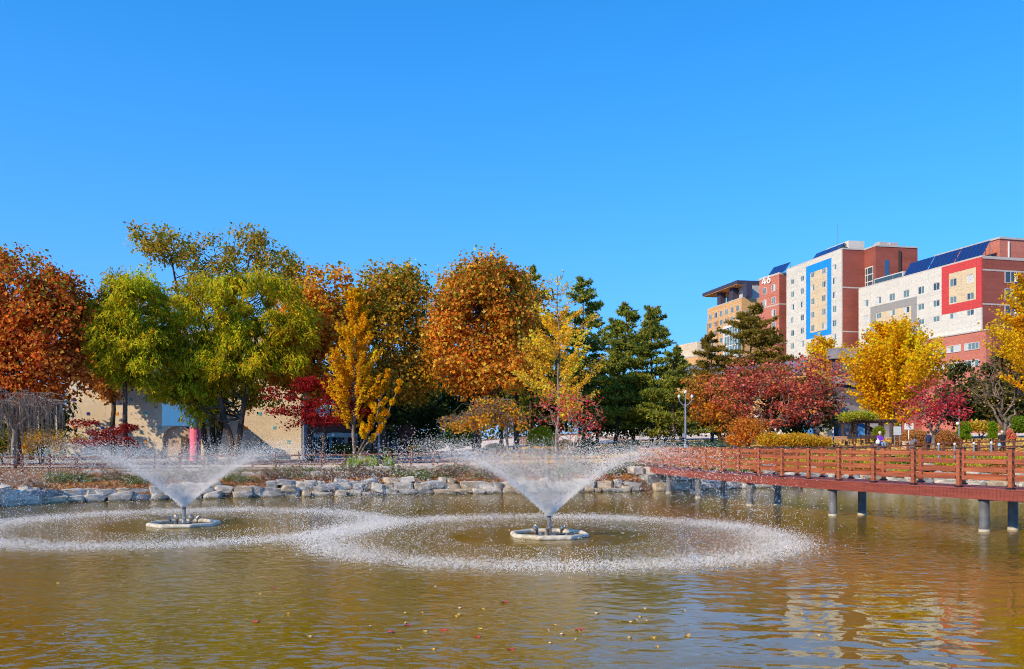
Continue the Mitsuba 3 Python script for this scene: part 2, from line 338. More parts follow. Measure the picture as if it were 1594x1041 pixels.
for s in (.3, 1.9, 3.6): part(tw, 'solar_collector', q.box(MB(), s, s+1.4, ZT+.63, ZT+1.3, -2.2, -1.5).mesh(), 'glass_dark')
s0, s1 = w.s(U(305, 0)[0]), w.s(U(575, 0)[0])
def solar(par, w, s0, s1, zlo, rise, run, out, n, mt='solar_blue'):
    st = (s1-s0)/n
    for k in range(n):
        a, b = s0+k*st+.06, s0+(k+1)*st-.06
        lo0, lo1, hi0, hi1 = w.at(a, out, zlo), w.at(b, out, zlo), w.at(a, out-run, zlo+rise), w.at(b, out-run, zlo+rise)
        nn = np.cross(lo1-lo0, hi0-lo0); nn /= np.linalg.norm(nn); nn *= -.08 if nn[2] > 0 else .08
        m = MB(); v = [lo0, lo1, hi1, hi0, lo0+nn, lo1+nn, hi1+nn, hi0+nn]
        m.add(v, [[0,1,2],[0,2,3],[4,6,5],[4,7,6],[0,5,1],[0,4,5],[1,6,2],[1,5,6],[2,7,3],[2,6,7],[3,4,0],[3,7,4]])
        r = part(par, 'solar_panel', m.mesh(), mt)
    m = MB(); nb = max(2, n)
    for k in range(nb+1):
        a = s0 + (s1-s0)*k/nb
        m.tube([w.at(a, out-run, zlo-.4), w.at(a, out-run, zlo+rise-.1)], .07, 5)
    for f in (.02, .5, .98): m.tube([w.at(s0, out-run*f-.12, zlo+rise*f), w.at(s1, out-run*f-.12, zlo+rise*f)], .05, 5)
    part(par, 'solar_frame', m.mesh(), 'steel')
solar(tw, w, s0, s1, ZT+.7, 1.6, 1.2, -.6, 4)
part(tw, 'roof_hut', w.box(MB(), w.s(U(380, 0)[0]), w.L-1.2, ZT, ZT+2.6, -6, -2.2).mesh(), 'panel_white')
m = MB(); p = w.at(w.s(U(462, 0)[0]), -3, ZT+2.6); m.tube([p, p+[0, 0, 5]], .06, 5); part(tw, 'antenna', m.mesh(), 'steel')

# --- brick wing with the number
def V(u, v): return 1090 + u/8.673, 420 + v/8.673
A2, B2 = (63.6, 228.), (66.2, 219.7); dd = np.array([.979, .203])
C2 = tuple(np.array(B2) + dd*4); D2 = tuple(np.array(A2) + dd*6)
bw = thing('brick_wing', 'narrow red brick tower with white number 46 near its top', 'building')
part(bw, 'wall', prism([A2, B2, C2, D2], 2.5, ZT), 'red_brick_pale')
w = Wall(A2, B2)
m = MB(); w.box(m, -.05, w.L+.05, ZT, ZT+.5, -.4, .1); q = Wall(B2, C2); q.box(m, 0, q.L, ZT, ZT+.5, -.4, .1); part(bw, 'coping', m.mesh(), 'concrete_band')
part(bw, 'side_wall', q.box(MB(), .02, q.L, 2.6, ZT-.02, .01, .05).mesh(), 'red_brick')
for zb in (37.2, 27.6):
    m = MB(); w.box(m, 0, w.L, zb, zb+.3, .0, .07); q.box(m, .02, q.L, zb, zb+.3, .05, .1); part(bw, 'belt_course', m.mesh(), 'concrete_band')
for u, vs in ((873, (282, 445)), (992, (240, 408, 578, 748, 920))):
    for v in vs:
        s, z = w.s(V(u, 0)[0]), w.z(*V(u, v)); window(bw, w, s-.75, s+.75, z-.85, z+.85, .14)
tm = meshkit.text_mesh('46', 1.9, .12, bold=True); sc = w.s(V(835, 0)[0]); zc = w.z(*V(835, 205))
vt = np.array(tm.vertices); tv = np.array([w.at(sc + a*1.25, .12 + c, zc + b) for a, b, c in vt])
part(bw, 'number_sign', (tv, np.array(tm.faces)), 'white_paint', label='white number 46')
solar(bw, w, 3.0, w.L+1.5, ZT+.5, 2.4, 1.8, -.4, 4)

# --- orange building with the flat canopy roof
A3, B3 = (69.5, 315.), (75.1, 290.); C3 = tuple(np.array(B3)+dd*14); D3 = tuple(np.array(A3)+dd*14)
ob = thing('orange_building', 'orange brick block with a dark flat canopy raised over its roof', 'building')
w = Wall(A3, B3); q = Wall(B3, C3); ZO = w.z(*V(560, 380))
part(ob, 'wall', prism([A3, B3, C3, D3], 2.5, ZO), 'orange_brick')
oc = [w.s(V(u, 0)[0]) for u in (140, 213, 284, 357, 432, 510)]; z0 = w.z(*V(140, 632)); op = (w.z(*V(140, 632)) - w.z(*V(140, 985)))/3
for i, c in enumerate(oc):
    for k in range(5):
        if i > 3 and k > 1: continue
        window(ob, w, c-1.15, c+1.15, z0-k*op-.95, z0-k*op+.95, .15, 2, ('glass_teal', 'glass_dark'))
for k in range(5): part(ob, 'belt_course', w.box(MB(), 0, w.L, z0-k*op+1.5, z0-k*op+1.62, .0, .04).mesh(), 'concrete_band')
for u in (108, 239, 380):
    s = w.s(V(u, 0)[0]); part(ob, 'downpipe', w.box(MB(), s-.22, s+.22, 10, ZO-5, .05, .4).mesh(), 'bench_wood')
part(ob, 'side_band', q.box(MB(), 0, q.L, ZO-4.6, ZO-4.1, 0, .05).mesh(), 'concrete_band')
m = MB(); w.box(m, 0, w.L, ZO, ZO+.35, -.4, .06); q.box(m, 0, q.L, ZO, ZO+.35, -.4, .06); part(ob, 'coping', m.mesh(), 'concrete_band')
s0, s1 = w.s(V(376, 0)[0]), w.L - .3; zt = w.z(*V(376, 765))
gb = part(ob, 'glass_bay', w.box(MB(), s0, s1, 6, zt-.8, .0, 1.2).mesh(), 'glass_teal')
m = MB(); w.box(m, s0-.4, s1, zt-.8, zt, .0, 1.5); w.box(m, s0-.5, s0, 6, zt-.8, .0, 1.45)
for z in np.arange(8, zt-1, 3.4): w.box(m, s0, s1, z, z+.25, 1.2, 1.35)
for s in np.arange(s0+1.6, s1, 1.9): w.box(m, s, s+.15, 6, zt-.8, 1.2, 1.32)
part(gb, 'bay_frame', m.mesh(), 'white_paint')
cz = ZO + 5.2
cp = part(ob, 'canopy', w.box(MB(), -2.6, w.L-1.5, cz, cz+1.0, -9, .8).mesh(), 'slate_dark')
part(cp, 'soffit', w.box(MB(), -2.4, w.L-1.7, cz-.25, cz-.01, -8.8, .6).mesh(), 'bench_wood')
for u in (215, 380, 560):
    s = w.s(V(u, 0)[0]); part(cp, 'column', w.box(MB(), s-1.3, s+1.3, ZO+.36, cz-.26, -3, -1.).mesh(), 'slate_dark')
part(ob, 'roof_hut', w.box(MB(), 6, w.L-2.5, ZO+.36, ZO+4.0, -8, -4.5).mesh(), 'panel_beige')
part(ob, 'roof_block', q.box(MB(), 3, q.L, ZO+.36, ZO+5.2, -8, -2).mesh(), 'concrete_band')

# --- white block with the red and grey frames
def W3(u, v): return 1320 + u/5.204, 370 + v/5.204
A4, B4 = (75.1, 191.5), (83.9, 158.); dd = np.array([.967, .254])
C4 = tuple(np.array(B4)+dd*22); D4 = tuple(np.array(A4)+dd*22)
wb = thing('apartment_block', 'long white block with a square red frame, a grey frame and rooftop solar panels', 'building')
w = Wall(A4, B4); q = Wall(B4, C4); ZW = w.z(*W3(1085, 168))
part(wb, 'wall', prism([A4, B4, C4, D4], 2.5, ZW), 'red_brick')
cols = [w.s(W3(u, 0)[0]) for u in (152, 255, 365, 480, 600, 724, 860, 1000)]
pit = (w.z(*W3(1000, 328)) - w.z(*W3(1000, 745)))/3; zt = w.z(*W3(1000, 328)); zr = [zt-k*pit for k in range(7)]
zb = w.z(*W3(1095, 760))
rL, riL, riR, rR = [w.s(W3(u, 0)[0]) for u in (768, 827, 1047, 1087)]; rR = w.L
rT, rB, riT, riB = ZW+.3, w.z(*W3(1087, 563)), w.z(*W3(1047, 236)), w.z(*W3(1047, 497))
gL, giL, giR, gR = [w.s(W3(u, 0)[0]) for u in (190, 235, 521, 567)]; gT, giT = w.z(*W3(567, 474)), w.z(*W3(521, 548)); gB = w.z(*W3(567, 792)); giB = gB + 2.0
wins = []
for c in cols:
    for z in zr:
        if z-.8 > zb: wins.append((c-.88, c+.88, z-.74, z+.74))
wins = [(max(a, riL+.05) if abs((a+b)/2-cols[6]) < .1 else max(a, giL+.05) if abs((a+b)/2-cols[1]) < .1 else min(a, 99), b, c, d) for a, b, c, d in wins]
sl = [0, gL, giL, (cols[1]+cols[2])/2, (cols[2]+cols[3])/2, giR, gR, (cols[4]+cols[5])/2, rL, riL, (cols[6]+cols[7])/2, riR, w.L]
fz = [rB, riT, riB, gT, giT, gB, giB]
zl = [z+pit/2 for z in zr if z+pit/2 > zb+.8]; zl = [z for z in zl if min(abs(z-f) for f in fz) > .5] + fz + [zb, ZW+.3]
def reg(s, z):
    if riL < s < riR and riB < z < riT: return 'panel_beige'
    if s > rL and z > rB: return 'panel_red'
    if giL < s < giR and giB < z < giT: return 'panel_beige'
    if gL < s < gR and gB < z < gT: return 'panel_grey'
    return 'panel_white'
clad(wb, w, sl, zl, reg, wins)
m = MB(); w.box(m, -.05, w.L+.1, ZW+.31, ZW+.6, -.4, .14); q.box(m, 0, q.L, ZW, ZW+.5, -.4, .1); part(wb, 'coping', m.mesh(), 'concrete_band')
for v in (258, 535, 800):
    z = q.z(*W3(1120, v)); part(wb, 'belt_course', q.box(MB(), 0, q.L, z-.14, z+.14, 0, .06).mesh(), 'concrete_band')
for v in (318, 460, 592): 
    z = q.z(*W3(1320, v)); s = q.s(W3(1318, 0)[0]); window(wb, q, s-1.3, s+1.3, z-1.05, z+1.05, .14, 2, ('glass_blue', 'glass_dark'))
    sash = MB(); c = q.at(s+.9, .6, z-.3); sash.box(c, [1.0, .06, 1.1], axes(q.d[0]*.5+q.n[0]*.8, q.d[1]*.5+q.n[1]*.8)); part(wb, 'open_sash', sash.mesh(), 'window_frame')
s0, s1 = w.s(W3(440, 0)[0]), w.s(W3(1085, 0)[0])
n3 = (s1-s0)/3
for k in range(3): solar(wb, w, s0+k*n3+.1, s0+(k+1)*n3-.1, ZW+.7, 2.7, 1.7, -.15, 6)
z2 = w.z(*W3(1050, 55)); p0, p1 = w.s(W3(762, 0)[0]) , w.L-2.5
ph = part(wb, 'penthouse', w.box(MB(), w.L-17, w.L-1.0, ZW, ZW+4.0, -10, -4.6).mesh(), 'red_brick_pale')
part(ph, 'coping', w.box(MB(), w.L-17.2, w.L-.8, ZW+4.0, ZW+4.35, -10.2, -4.4).mesh(), 'concrete_band')
part(ph, 'pipe', MB().tube([q.at(6.5, -.9, ZW+.3), q.at(6.5, -.9, ZW+3.6)], .16, 6).mesh(), 'window_frame')
for u in (215, 280, 360):
    s = w.s(W3(u, 0)[0]); k0 = part(wb, 'rooftop_unit', w.box(MB(), s-1.7, s+1.7, ZW+.6, ZW+2.0, -3, -1.2).mesh(), 'window_frame')
    part(k0, 'grille', w.box(MB(), s-1.45, s+1.45, ZW+.85, ZW+1.8, -1.19, -1.1).mesh(), 'glass_dark')
# podium in front
pd = part(wb, 'podium', w.box(MB(), w.s(W3(640, 0)[0]), w.L+2.0, 2.4, zb-.02, .01, 1.2).mesh(), 'red_brick_pale')
part(pd, 'coping', w.box(MB(), w.s(W3(640, 0)[0])-.1, w.L+2.2, zb-.02, zb+.22, .12, 1.4).mesh(), 'concrete_band')
part(pd, 'return_wall', q.box(MB(), -.2, q.L, 2.4, zb-.3, .01, 2.0).mesh(), 'red_brick')
for v0, us in (((898, 945), (765,)), ((872, 928), (905,)), ((850, 908), (1052,)), ((1035, 1075), (775,)), ((1012, 1062), (905,)), ((990, 1045), (1050,))):
    s, za, zc = w.s(W3(us[0], 0)[0]), w.z(*W3(us[0], v0[1])), w.z(*W3(us[0], v0[0]))
    window(wb, w, s-1.75, s+1.75, za, zc, 1.42, 4, ('curtain_pale', 'glass_teal'))
s = w.s(W3(657, 0)[0]); part(pd, 'dark_opening', w.box(MB(), s-.8, s+1.0, zb-6.5, zb-3.6, 1.15, 1.24).mesh(), 'slate_dark')

# --- low orange hall with the glazed ground floor, pale block behind
lh = thing('low_hall', 'low orange hall with a slate roof and glazed white ground floor behind the cherry', 'building')
A5, B5 = (27.0, 152.), (56., 144.); w = Wall(A5, B5)
gz5 = 3.9; z1, z2 = gz5 + 4.0, Z_at(580, 150)
part(lh, 'wall', w.box(MB(), -1.5, w.L, z1, z2, -14, 0).mesh(), 'orange_brick')
part(lh, 'ground_floor', w.box(MB(), -1.5, w.L, 2.2, z1-.01, -13.8, -.3).mesh(), 'concrete_band')
part(lh, 'plinth', w.box(MB(), -1.6, w.L, 2.2, gz5+.9, -.25, .25).mesh(), 'white_paint')
m = MB(); v = [w.at(-1.8, .6, z2), w.at(w.L, .6, z2), w.at(w.L, -9, z2+3.2), w.at(-1.8, -9, z2+1.9), w.at(-1.8, .6, z2-.4), w.at(w.L, .6, z2-.4), w.at(w.L, -9, z2-.4), w.at(-1.8, -9, z2-.4)]
m.add(v, [[0,1,2],[0,2,3],[0,4,5],[0,5,1],[1,5,6],[1,6,2],[3,7,4],[3,4,0]])
part(lh, 'roof', m.mesh(), 'slate')
for k in range(26):
    s = -1 + k*1.16
    if k % 6 == 5: part(lh, 'pier', w.box(MB(), s, s+1.0, gz5+.9, z1-.02, -.28, .2).mesh(), 'panel_beige'); continue
    part(lh, 'tall_window', w.box(MB(), s+.12, s+.9, gz5+1.0, z1-.5, -.28, -.18).mesh(), wrng.choice(['glass_dark', 'glass_teal', 'glass_blue']))
    part(lh, 'window_post', w.box(MB(), s-.1, s+.1, gz5+.9, z1-.03, -.28, .0).mesh(), 'white_paint')
for px in (1080, 1128, 1172, 1215): 
    s = w.s(px); window(lh, w, s-1, s+1, z1+2.1, z1+3.9, .14, 2, ('glass_dark',))
pb = thing('pale_block', 'pale pinkish rooftop block beyond the pine trees, left of the orange buildings', 'building')
A6, B6 = (43.2, 236.), (47.2, 226.); C6 = tuple(np.array(B6)+np.array([.98, .2])*5.5); D6 = tuple(np.array(A6)+np.array([.98, .2])*5.5)
zt = Z_at(532, 227); zm = Z_at(556, 227)
part(pb, 'upper_wall', prism([A6, B6, C6, D6], zm, zt), 'render_beige')
A6, B6 = (42.0, 236.), (47.0, 224.); C6 = tuple(np.array(B6)+np.array([.98, .2])*14); D6 = tuple(np.array(A6)+np.array([.98, .2])*14)
part(pb, 'lower_wall', prism([A6, B6, C6, D6], 3, zm), 'orange_brick')
part(pb, 'coping', prism([tuple(np.array(p)+[-.1, 0]) for p in (A6, B6, C6, D6)], zm+.01, zm+.4), 'concrete_band')

# --- slate roofed pavilion behind the ginkgo
sp = thing('slate_pavilion', 'dark blue grey building with stepped slate roofs between the red cherry and the golden ginkgo', 'building')
w = Wall((38.5, 112.), (46.0, 108.)); yd = 110
def zpy(py): return Z_at(py, yd)
def tier(s0, s1, za, zb_, o0, o1, mt, nm, drop=0):      # a sloping slab: drop lowers its right end
    m = MB(); v = []
    for s, dz in ((s0, 0), (s1, -drop)):
        for o_ in (o0, o1):
            for z in (za, zb_): v.append(w.at(s, o_, z + dz))
    m.add(v, [[0,1,3],[0,3,2],[4,6,7],[4,7,5],[0,4,5],[0,5,1],[2,3,7],[2,7,6],[0,2,6],[0,6,4],[1,5,7],[1,7,3]])
    part(sp, nm, m.mesh(), mt)
part(sp, 'wall', w.box(MB(), .5, 6.6, 3.0, zpy(600), -8, 0).mesh(), 'slate_dark')
part(sp, 'upper_wall', w.box(MB(), 1.6, 5.0, zpy(600), zpy(556), -7, -1.0).mesh(), 'slate_dark')
tier(1.2, 4.8, zpy(556), zpy(540), -7.5, -.4, 'slate', 'top_roof')
tier(2.0, 8.0, zpy(595), zpy(581), -8.5, .7, 'slate', 'middle_roof', 1.0)
tier(-1.5, 2.6, zpy(635), zpy(618), -6, 2.6, 'slate', 'porch_roof')
tier(2.6, 7.5, zpy(642), zpy(620), -6, 2.6, 'slate', 'lower_roof', 2.2)
part(sp, 'base_wall', w.box(MB(), -2, 9.5, 3.0, 6.4, -5, 1.2).mesh(), 'slate_dark')
for k in range(5): part(sp, 'wall_panel', w.box(MB(), -1.6+k*2.2, -.2+k*2.2, 3.2, 6.3, 1.21, 1.3).mesh(), ['sky_paint', 'panel_beige', 'slate', 'sky_paint', 'slate'][k])

# --- beige hall with coloured tiles at the left
hy = 80.0
bh = thing('tiled_hall', 'big beige building with small coloured square tiles and a blue box over a pink column', 'building')
xl, xr = X_at(103, hy), X_at(469, hy); zb0, ztop = 1.0, Z_at(520, hy)
part(bh, 'wall', MB().box([(xl+xr)/2, hy+2, (zb0+ztop)/2], [xr-xl, 4, ztop-zb0]).mesh(), 'render_beige')
part(bh, 'corner_strip', MB().box([xr+.12, hy+2, (zb0+ztop)/2], [.24, 3.9, ztop-zb0-.1]).mesh(), 'lamp_metal')
part(bh, 'roof_slab', MB().box([(xl+xr)/2, hy+2, ztop+.2], [xr-xl+.6, 4.6, .4]).mesh(), 'concrete_band')
tiles = ['tile_teal', 'tile_red', 'tile_orange', 'tile_green', 'tile_navy', 'tile_teal', 'tile_orange', 'tile_green']
for i in range(-14, 3):
    for k in range(-4, 6):
        if (i + k) % 2: continue
        px, py = 405 + i*22.3, 643.5 + k*21.8
        x, z = X_at(px, hy), Z_at(py, hy)
        if xl+.4 < x < xr-.3 and 1.4 < z < ztop-.5:
            part(bh, 'tile', MB().box([x, hy-.02, z], [.27, .05, .27]).mesh(), tiles[(i*5 + k*3) % 8])
m = MB()
for k, px in enumerate(np.arange(103, 470, 61)[1:]): m.box([X_at(px, hy), hy-.005, (zb0+ztop)/2], [.03, .012, ztop-zb0])
for py in (690, 660, 625, 590, 555): m.box([(xl+xr)/2, hy-.005, Z_at(py, hy)], [xr-xl, .01, .025])
part(bh, 'joints', m.mesh(), 'concrete_band')
bx0, bx1 = X_at(263, hy-4), X_at(308, hy-4)
box = part(bh, 'blue_box', MB().box([(bx0+bx1)/2, hy-2.75, Z_at(642, hy-4)], [bx1-bx0, 5.48, 2.3]).mesh(), 'sky_paint')
v, f = lathe([(0, 0), (.45, 0), (.45, 3.1), (0, 3.1)], 24); v = v + [X_at(304, hy-5.2), hy-5.2, 1.0]
part(bh, 'pink_column', (v, f), 'pink_paint', 40)
v, f = lathe([(0, 0), (.5, 0), (.5, 2.5), (0, 2.5)], 24); v = v + [X_at(304, hy-5.2), hy-5.2, 4.1]
part(bh, 'blue_column', (v, f), 'sky_paint', 40)
mat('porch_tan', vary((.38, .28, .215), (.47, .355, .27), .9), .8)
# round porch: a leaning cone-like tube with a dark mouth
tb = MB(); n = 40; an = np.linspace(0, 2*np.pi, n, endpoint=False)
c0 = np.array([X_at(272, hy-1), Z_at(686, hy-1)])
rings = []
for o_, r in ((0.0, 1.40), (-.30, 1.40), (-.30, 1.34), (-.12, 1.33)):
    rings.append(np.stack([c0[0] + r*1.05*np.cos(an) + (-o_)*.28, np.full(n, hy + o_), c0[1] + r*np.sin(an)], -1))
v = np.vstack(rings); fs = []
for r_ in range(3):
    for k in range(n): k2 = (k+1) % n; fs += [[r_*n+k, r_*n+k2, (r_+1)*n+k2], [r_*n+k, (r_+1)*n+k2, (r_+1)*n+k]]
v = np.vstack([v, rings[3].mean(0)]); fs += [[3*n+k, 3*n+(k+1) % n, len(v)-1] for k in range(n)]
part(bh, 'round_porch', (v, fs), 'porch_tan', 40)
part(bh, 'porch_door', MB().box([X_at(289, hy), hy-.34, 1.0+1.25], [.55, .06, 2.3]).mesh(), 'pergola_wood')
part(bh, 'high_box', MB().box([X_at(168, hy), hy-1.0, Z_at(588, hy)], [3.2, 2.0, 1.3]).mesh(), 'render_beige')
tm = meshkit.text_mesh('Sc', 1.0, .12, bold=True); vt = np.array(tm.vertices)
part(bh, 'lettering', (np.stack([X_at(113, hy)+vt[:, 0]*1.1, hy-.14+0*vt[:, 2]+vt[:, 2]*-1+.12, Z_at(604, hy)+vt[:, 1]], -1), np.array(tm.faces)), 'curtain_pale', label='pale lettering')
gw = thing('glass_annex', 'teal glass annex beside the left end of the beige hall, half hidden by trees', 'building')
xa, xb = X_at(40, hy+3), xl-.1
part(gw, 'wall', MB().box([(xa+xb)/2, hy+8, 3.6], [xb-xa, 8, 5.8]).mesh(), 'glass_teal')
m = MB()
for k in range(6): m.box([xa+(xb-xa)*k/5, hy+3.95, 3.6], [.08, .16, 5.7])
for z in (2.5, 4.4, 6.3): m.box([(xa+xb)/2, hy+3.93, z], [xb-xa, .14, .16])
part(gw, 'mullions', m.mesh(), 'lamp_metal')
# --- shaded entrance house behind the dark red maple
eh = thing('entrance_house', 'brown house with white bands and green posts behind the dark red maple', 'building')
ey = 92.; w = Wall((X_at(474, ey), ey), (X_at(640, ey), ey))
part(eh, 'wall', w.box(MB(), 0, w.L, 1.0, 5.4, -9, 0).mesh(), 'red_brick')
for py in (640, 677): part(eh, 'white_band', w.box(MB(), 0, w.L*.6, Z_at(py, ey)-.22, Z_at(py, ey)+.22, 0, .9).mesh(), 'white_paint')
for px in (507, 517, 541, 556): s = w.s(px); part(eh, 'post', w.box(MB(), s-.16, s+.16, 1.1, Z_at(680, ey), .5, .82).mesh(), 'tile_teal' if px < 530 else 'window_frame')
for px in (484, 495, 525, 570, 590, 612): s = w.s(px); window(eh, w, s-.55, s+.55, 2.2, 3.9, .14, 2, ('glass_dark', 'glass_teal'))
# --- small white kiosks far behind the lawn
for px, d, sx, sz, lab in ((966, 150, 9, 4.0, 'pale green and white building end seen low between the pines'), (1190, 130, 6, 3.2, 'small white building glimpsed through the lower boughs of the red cherry')):
    kx = thing('white_building', lab, 'building'); w = Wall((X_at(px, d)-sx/2, d), (X_at(px, d)+sx/2, d)); g0 = G(X_at(px, d), d)
    part(kx, 'wall', w.box(MB(), 0, sx, g0-.3, g0+sz, -5, 0).mesh(), 'white_paint')
    part(kx, 'roof', w.box(MB(), -.3, sx+.3, g0+sz, g0+sz+.25, -5.3, .3).mesh(), 'lamp_metal')
    for k in range(3): window(kx, w, .6+k*sx/3, .6+k*sx/3+1.5, g0+.9, g0+2.4, .14, 2, ('glass_teal', 'glass_dark'))

# ------------------------------------------------------------------ trees and plants
class Leaves:
    def __init__(s): s.v, s.f, s.c, s.n = [], [], [], 0
    def put(s, p, ax, nm, ln, wd, col, fold=.25):
        """Folded four-point leaves: base p, axis ax, normal nm, length ln, width wd."""
        n = len(p)
        ax = ax / (np.linalg.norm(ax, axis=1, keepdims=True) + 1e-9)
        sd = np.cross(nm, ax); sd /= np.linalg.norm(sd, axis=1, keepdims=True) + 1e-9
        nm = np.cross(ax, sd); ln = np.broadcast_to(ln, (n,))[:, None]; wd = np.broadcast_to(wd, (n,))[:, None]
        mid = p + ax*ln*.5 + nm*wd*fold
        v = np.stack([p, mid - sd*wd*.5, p + ax*ln, mid + sd*wd*.5], 1).reshape(-1, 3)
        b = np.arange(n)[:, None]*4 + s.n
        s.f.append(np.vstack([b + [[0, 2, 1]], b + [[0, 3, 2]]])); s.v.append(v); s.c.append(np.repeat(col, 4, 0)); s.n += 4*n
    def tri(s, p, ax, sd, ln, wd, col):
        n = len(p); v = np.stack([p - sd*wd, p + sd*wd, p + ax*ln], 1).reshape(-1, 3)
        s.f.append(np.arange(n)[:, None]*3 + s.n + [[0, 1, 2]]); s.v.append(v); s.c.append(np.repeat(col, 3, 0)); s.n += 3*n
    def mesh(s): return np.vstack(s.v), np.vstack(s.f)
    def col(s): return np.clip(np.vstack(s.c), .004, .9)
def rdir(r, n):
    v = r.normal(size=(n, 3)); return v / np.linalg.norm(v, axis=1, keepdims=True)
def pal_pick(r, pal, n, jit=.18):
    c = np.array([p[:3] for p in pal]); wt = np.array([p[3] for p in pal], float); i = r.choice(len(c), n, p=wt/wt.sum())
    return 1.85*c[i] * (1 + jit*r.normal(size=(n, 1))) * (1 + .07*r.normal(size=(n, 3)))
def blobs_m(bl, d):
    """Crown masses given as sightings (px, py, rx, ry[, nearer]) at distance d -> centres and radii in metres."""
    out = []
    for b in bl:
        dd = d - (b[4] if len(b) > 4 else 0); k = d / F
        out.append(([X_at(b[0], d), dd, Z_at(b[1], d)], [b[2]*k, b[2]*k*.85, b[3]*k]))
    return np.array([o[0] for o in out]), np.array([o[1] for o in out])
def clusters(r, C, R, n, outer=.55):
    vol = np.prod(R, 1) ** .75; i = r.choice(len(C), n, p=vol/vol.sum())
    u = r.random(n) ** (1/3 * outer); d = rdir(r, n)
    return C[i] + d*R[i]*u[:, None], d
def curve(a, b, r, n=5, lift=.15, wob=.06):
    a, b = np.array(a, float), np.array(b, float); t = np.linspace(0, 1, n)[:, None]; L = np.linalg.norm(b-a)
    p = a + (b-a)*t; p[:, 2:] += lift*L*np.sin(t*np.pi)
    p[1:-1] += r.normal(size=(n-2, 3))*wob*L
    return p
def limbs(m, r, trunk, rad, targets, r0, n=5, lift=-.05):
    """Limbs from the trunk polyline to the targets, thicker to the low ones."""
    for t in targets:
        t = np.asarray(t); h = np.clip(trunk[:, 2], None, t[2] - .25*np.hypot(*(trunk[:, :2]-t[:2]).T))
        k = int(np.argmin(np.abs(trunk[:, 2] - (t[2] - .55*np.hypot(*(trunk[-1, :2]-t[:2]))))))
        k = max(k, len(trunk)//3); a = trunk[k]; rr = min(r0, rad[k]*.55)
        m.tube(curve(a, t, r, n, lift), np.linspace(rr, .025, n), 5, False)
def trunk_line(r, pts, n=9):
    pts = np.asarray(pts, float); s = np.concatenate([[0], np.cumsum(np.linalg.norm(np.diff(pts, axis=0), axis=1))])
    q = np.linspace(0, s[-1], n); p = np.stack([np.interp(q, s, pts[:, k]) for k in range(3)], 1); p[1:-1, :2] += r.normal(size=(n-2, 2))*.05
    return p

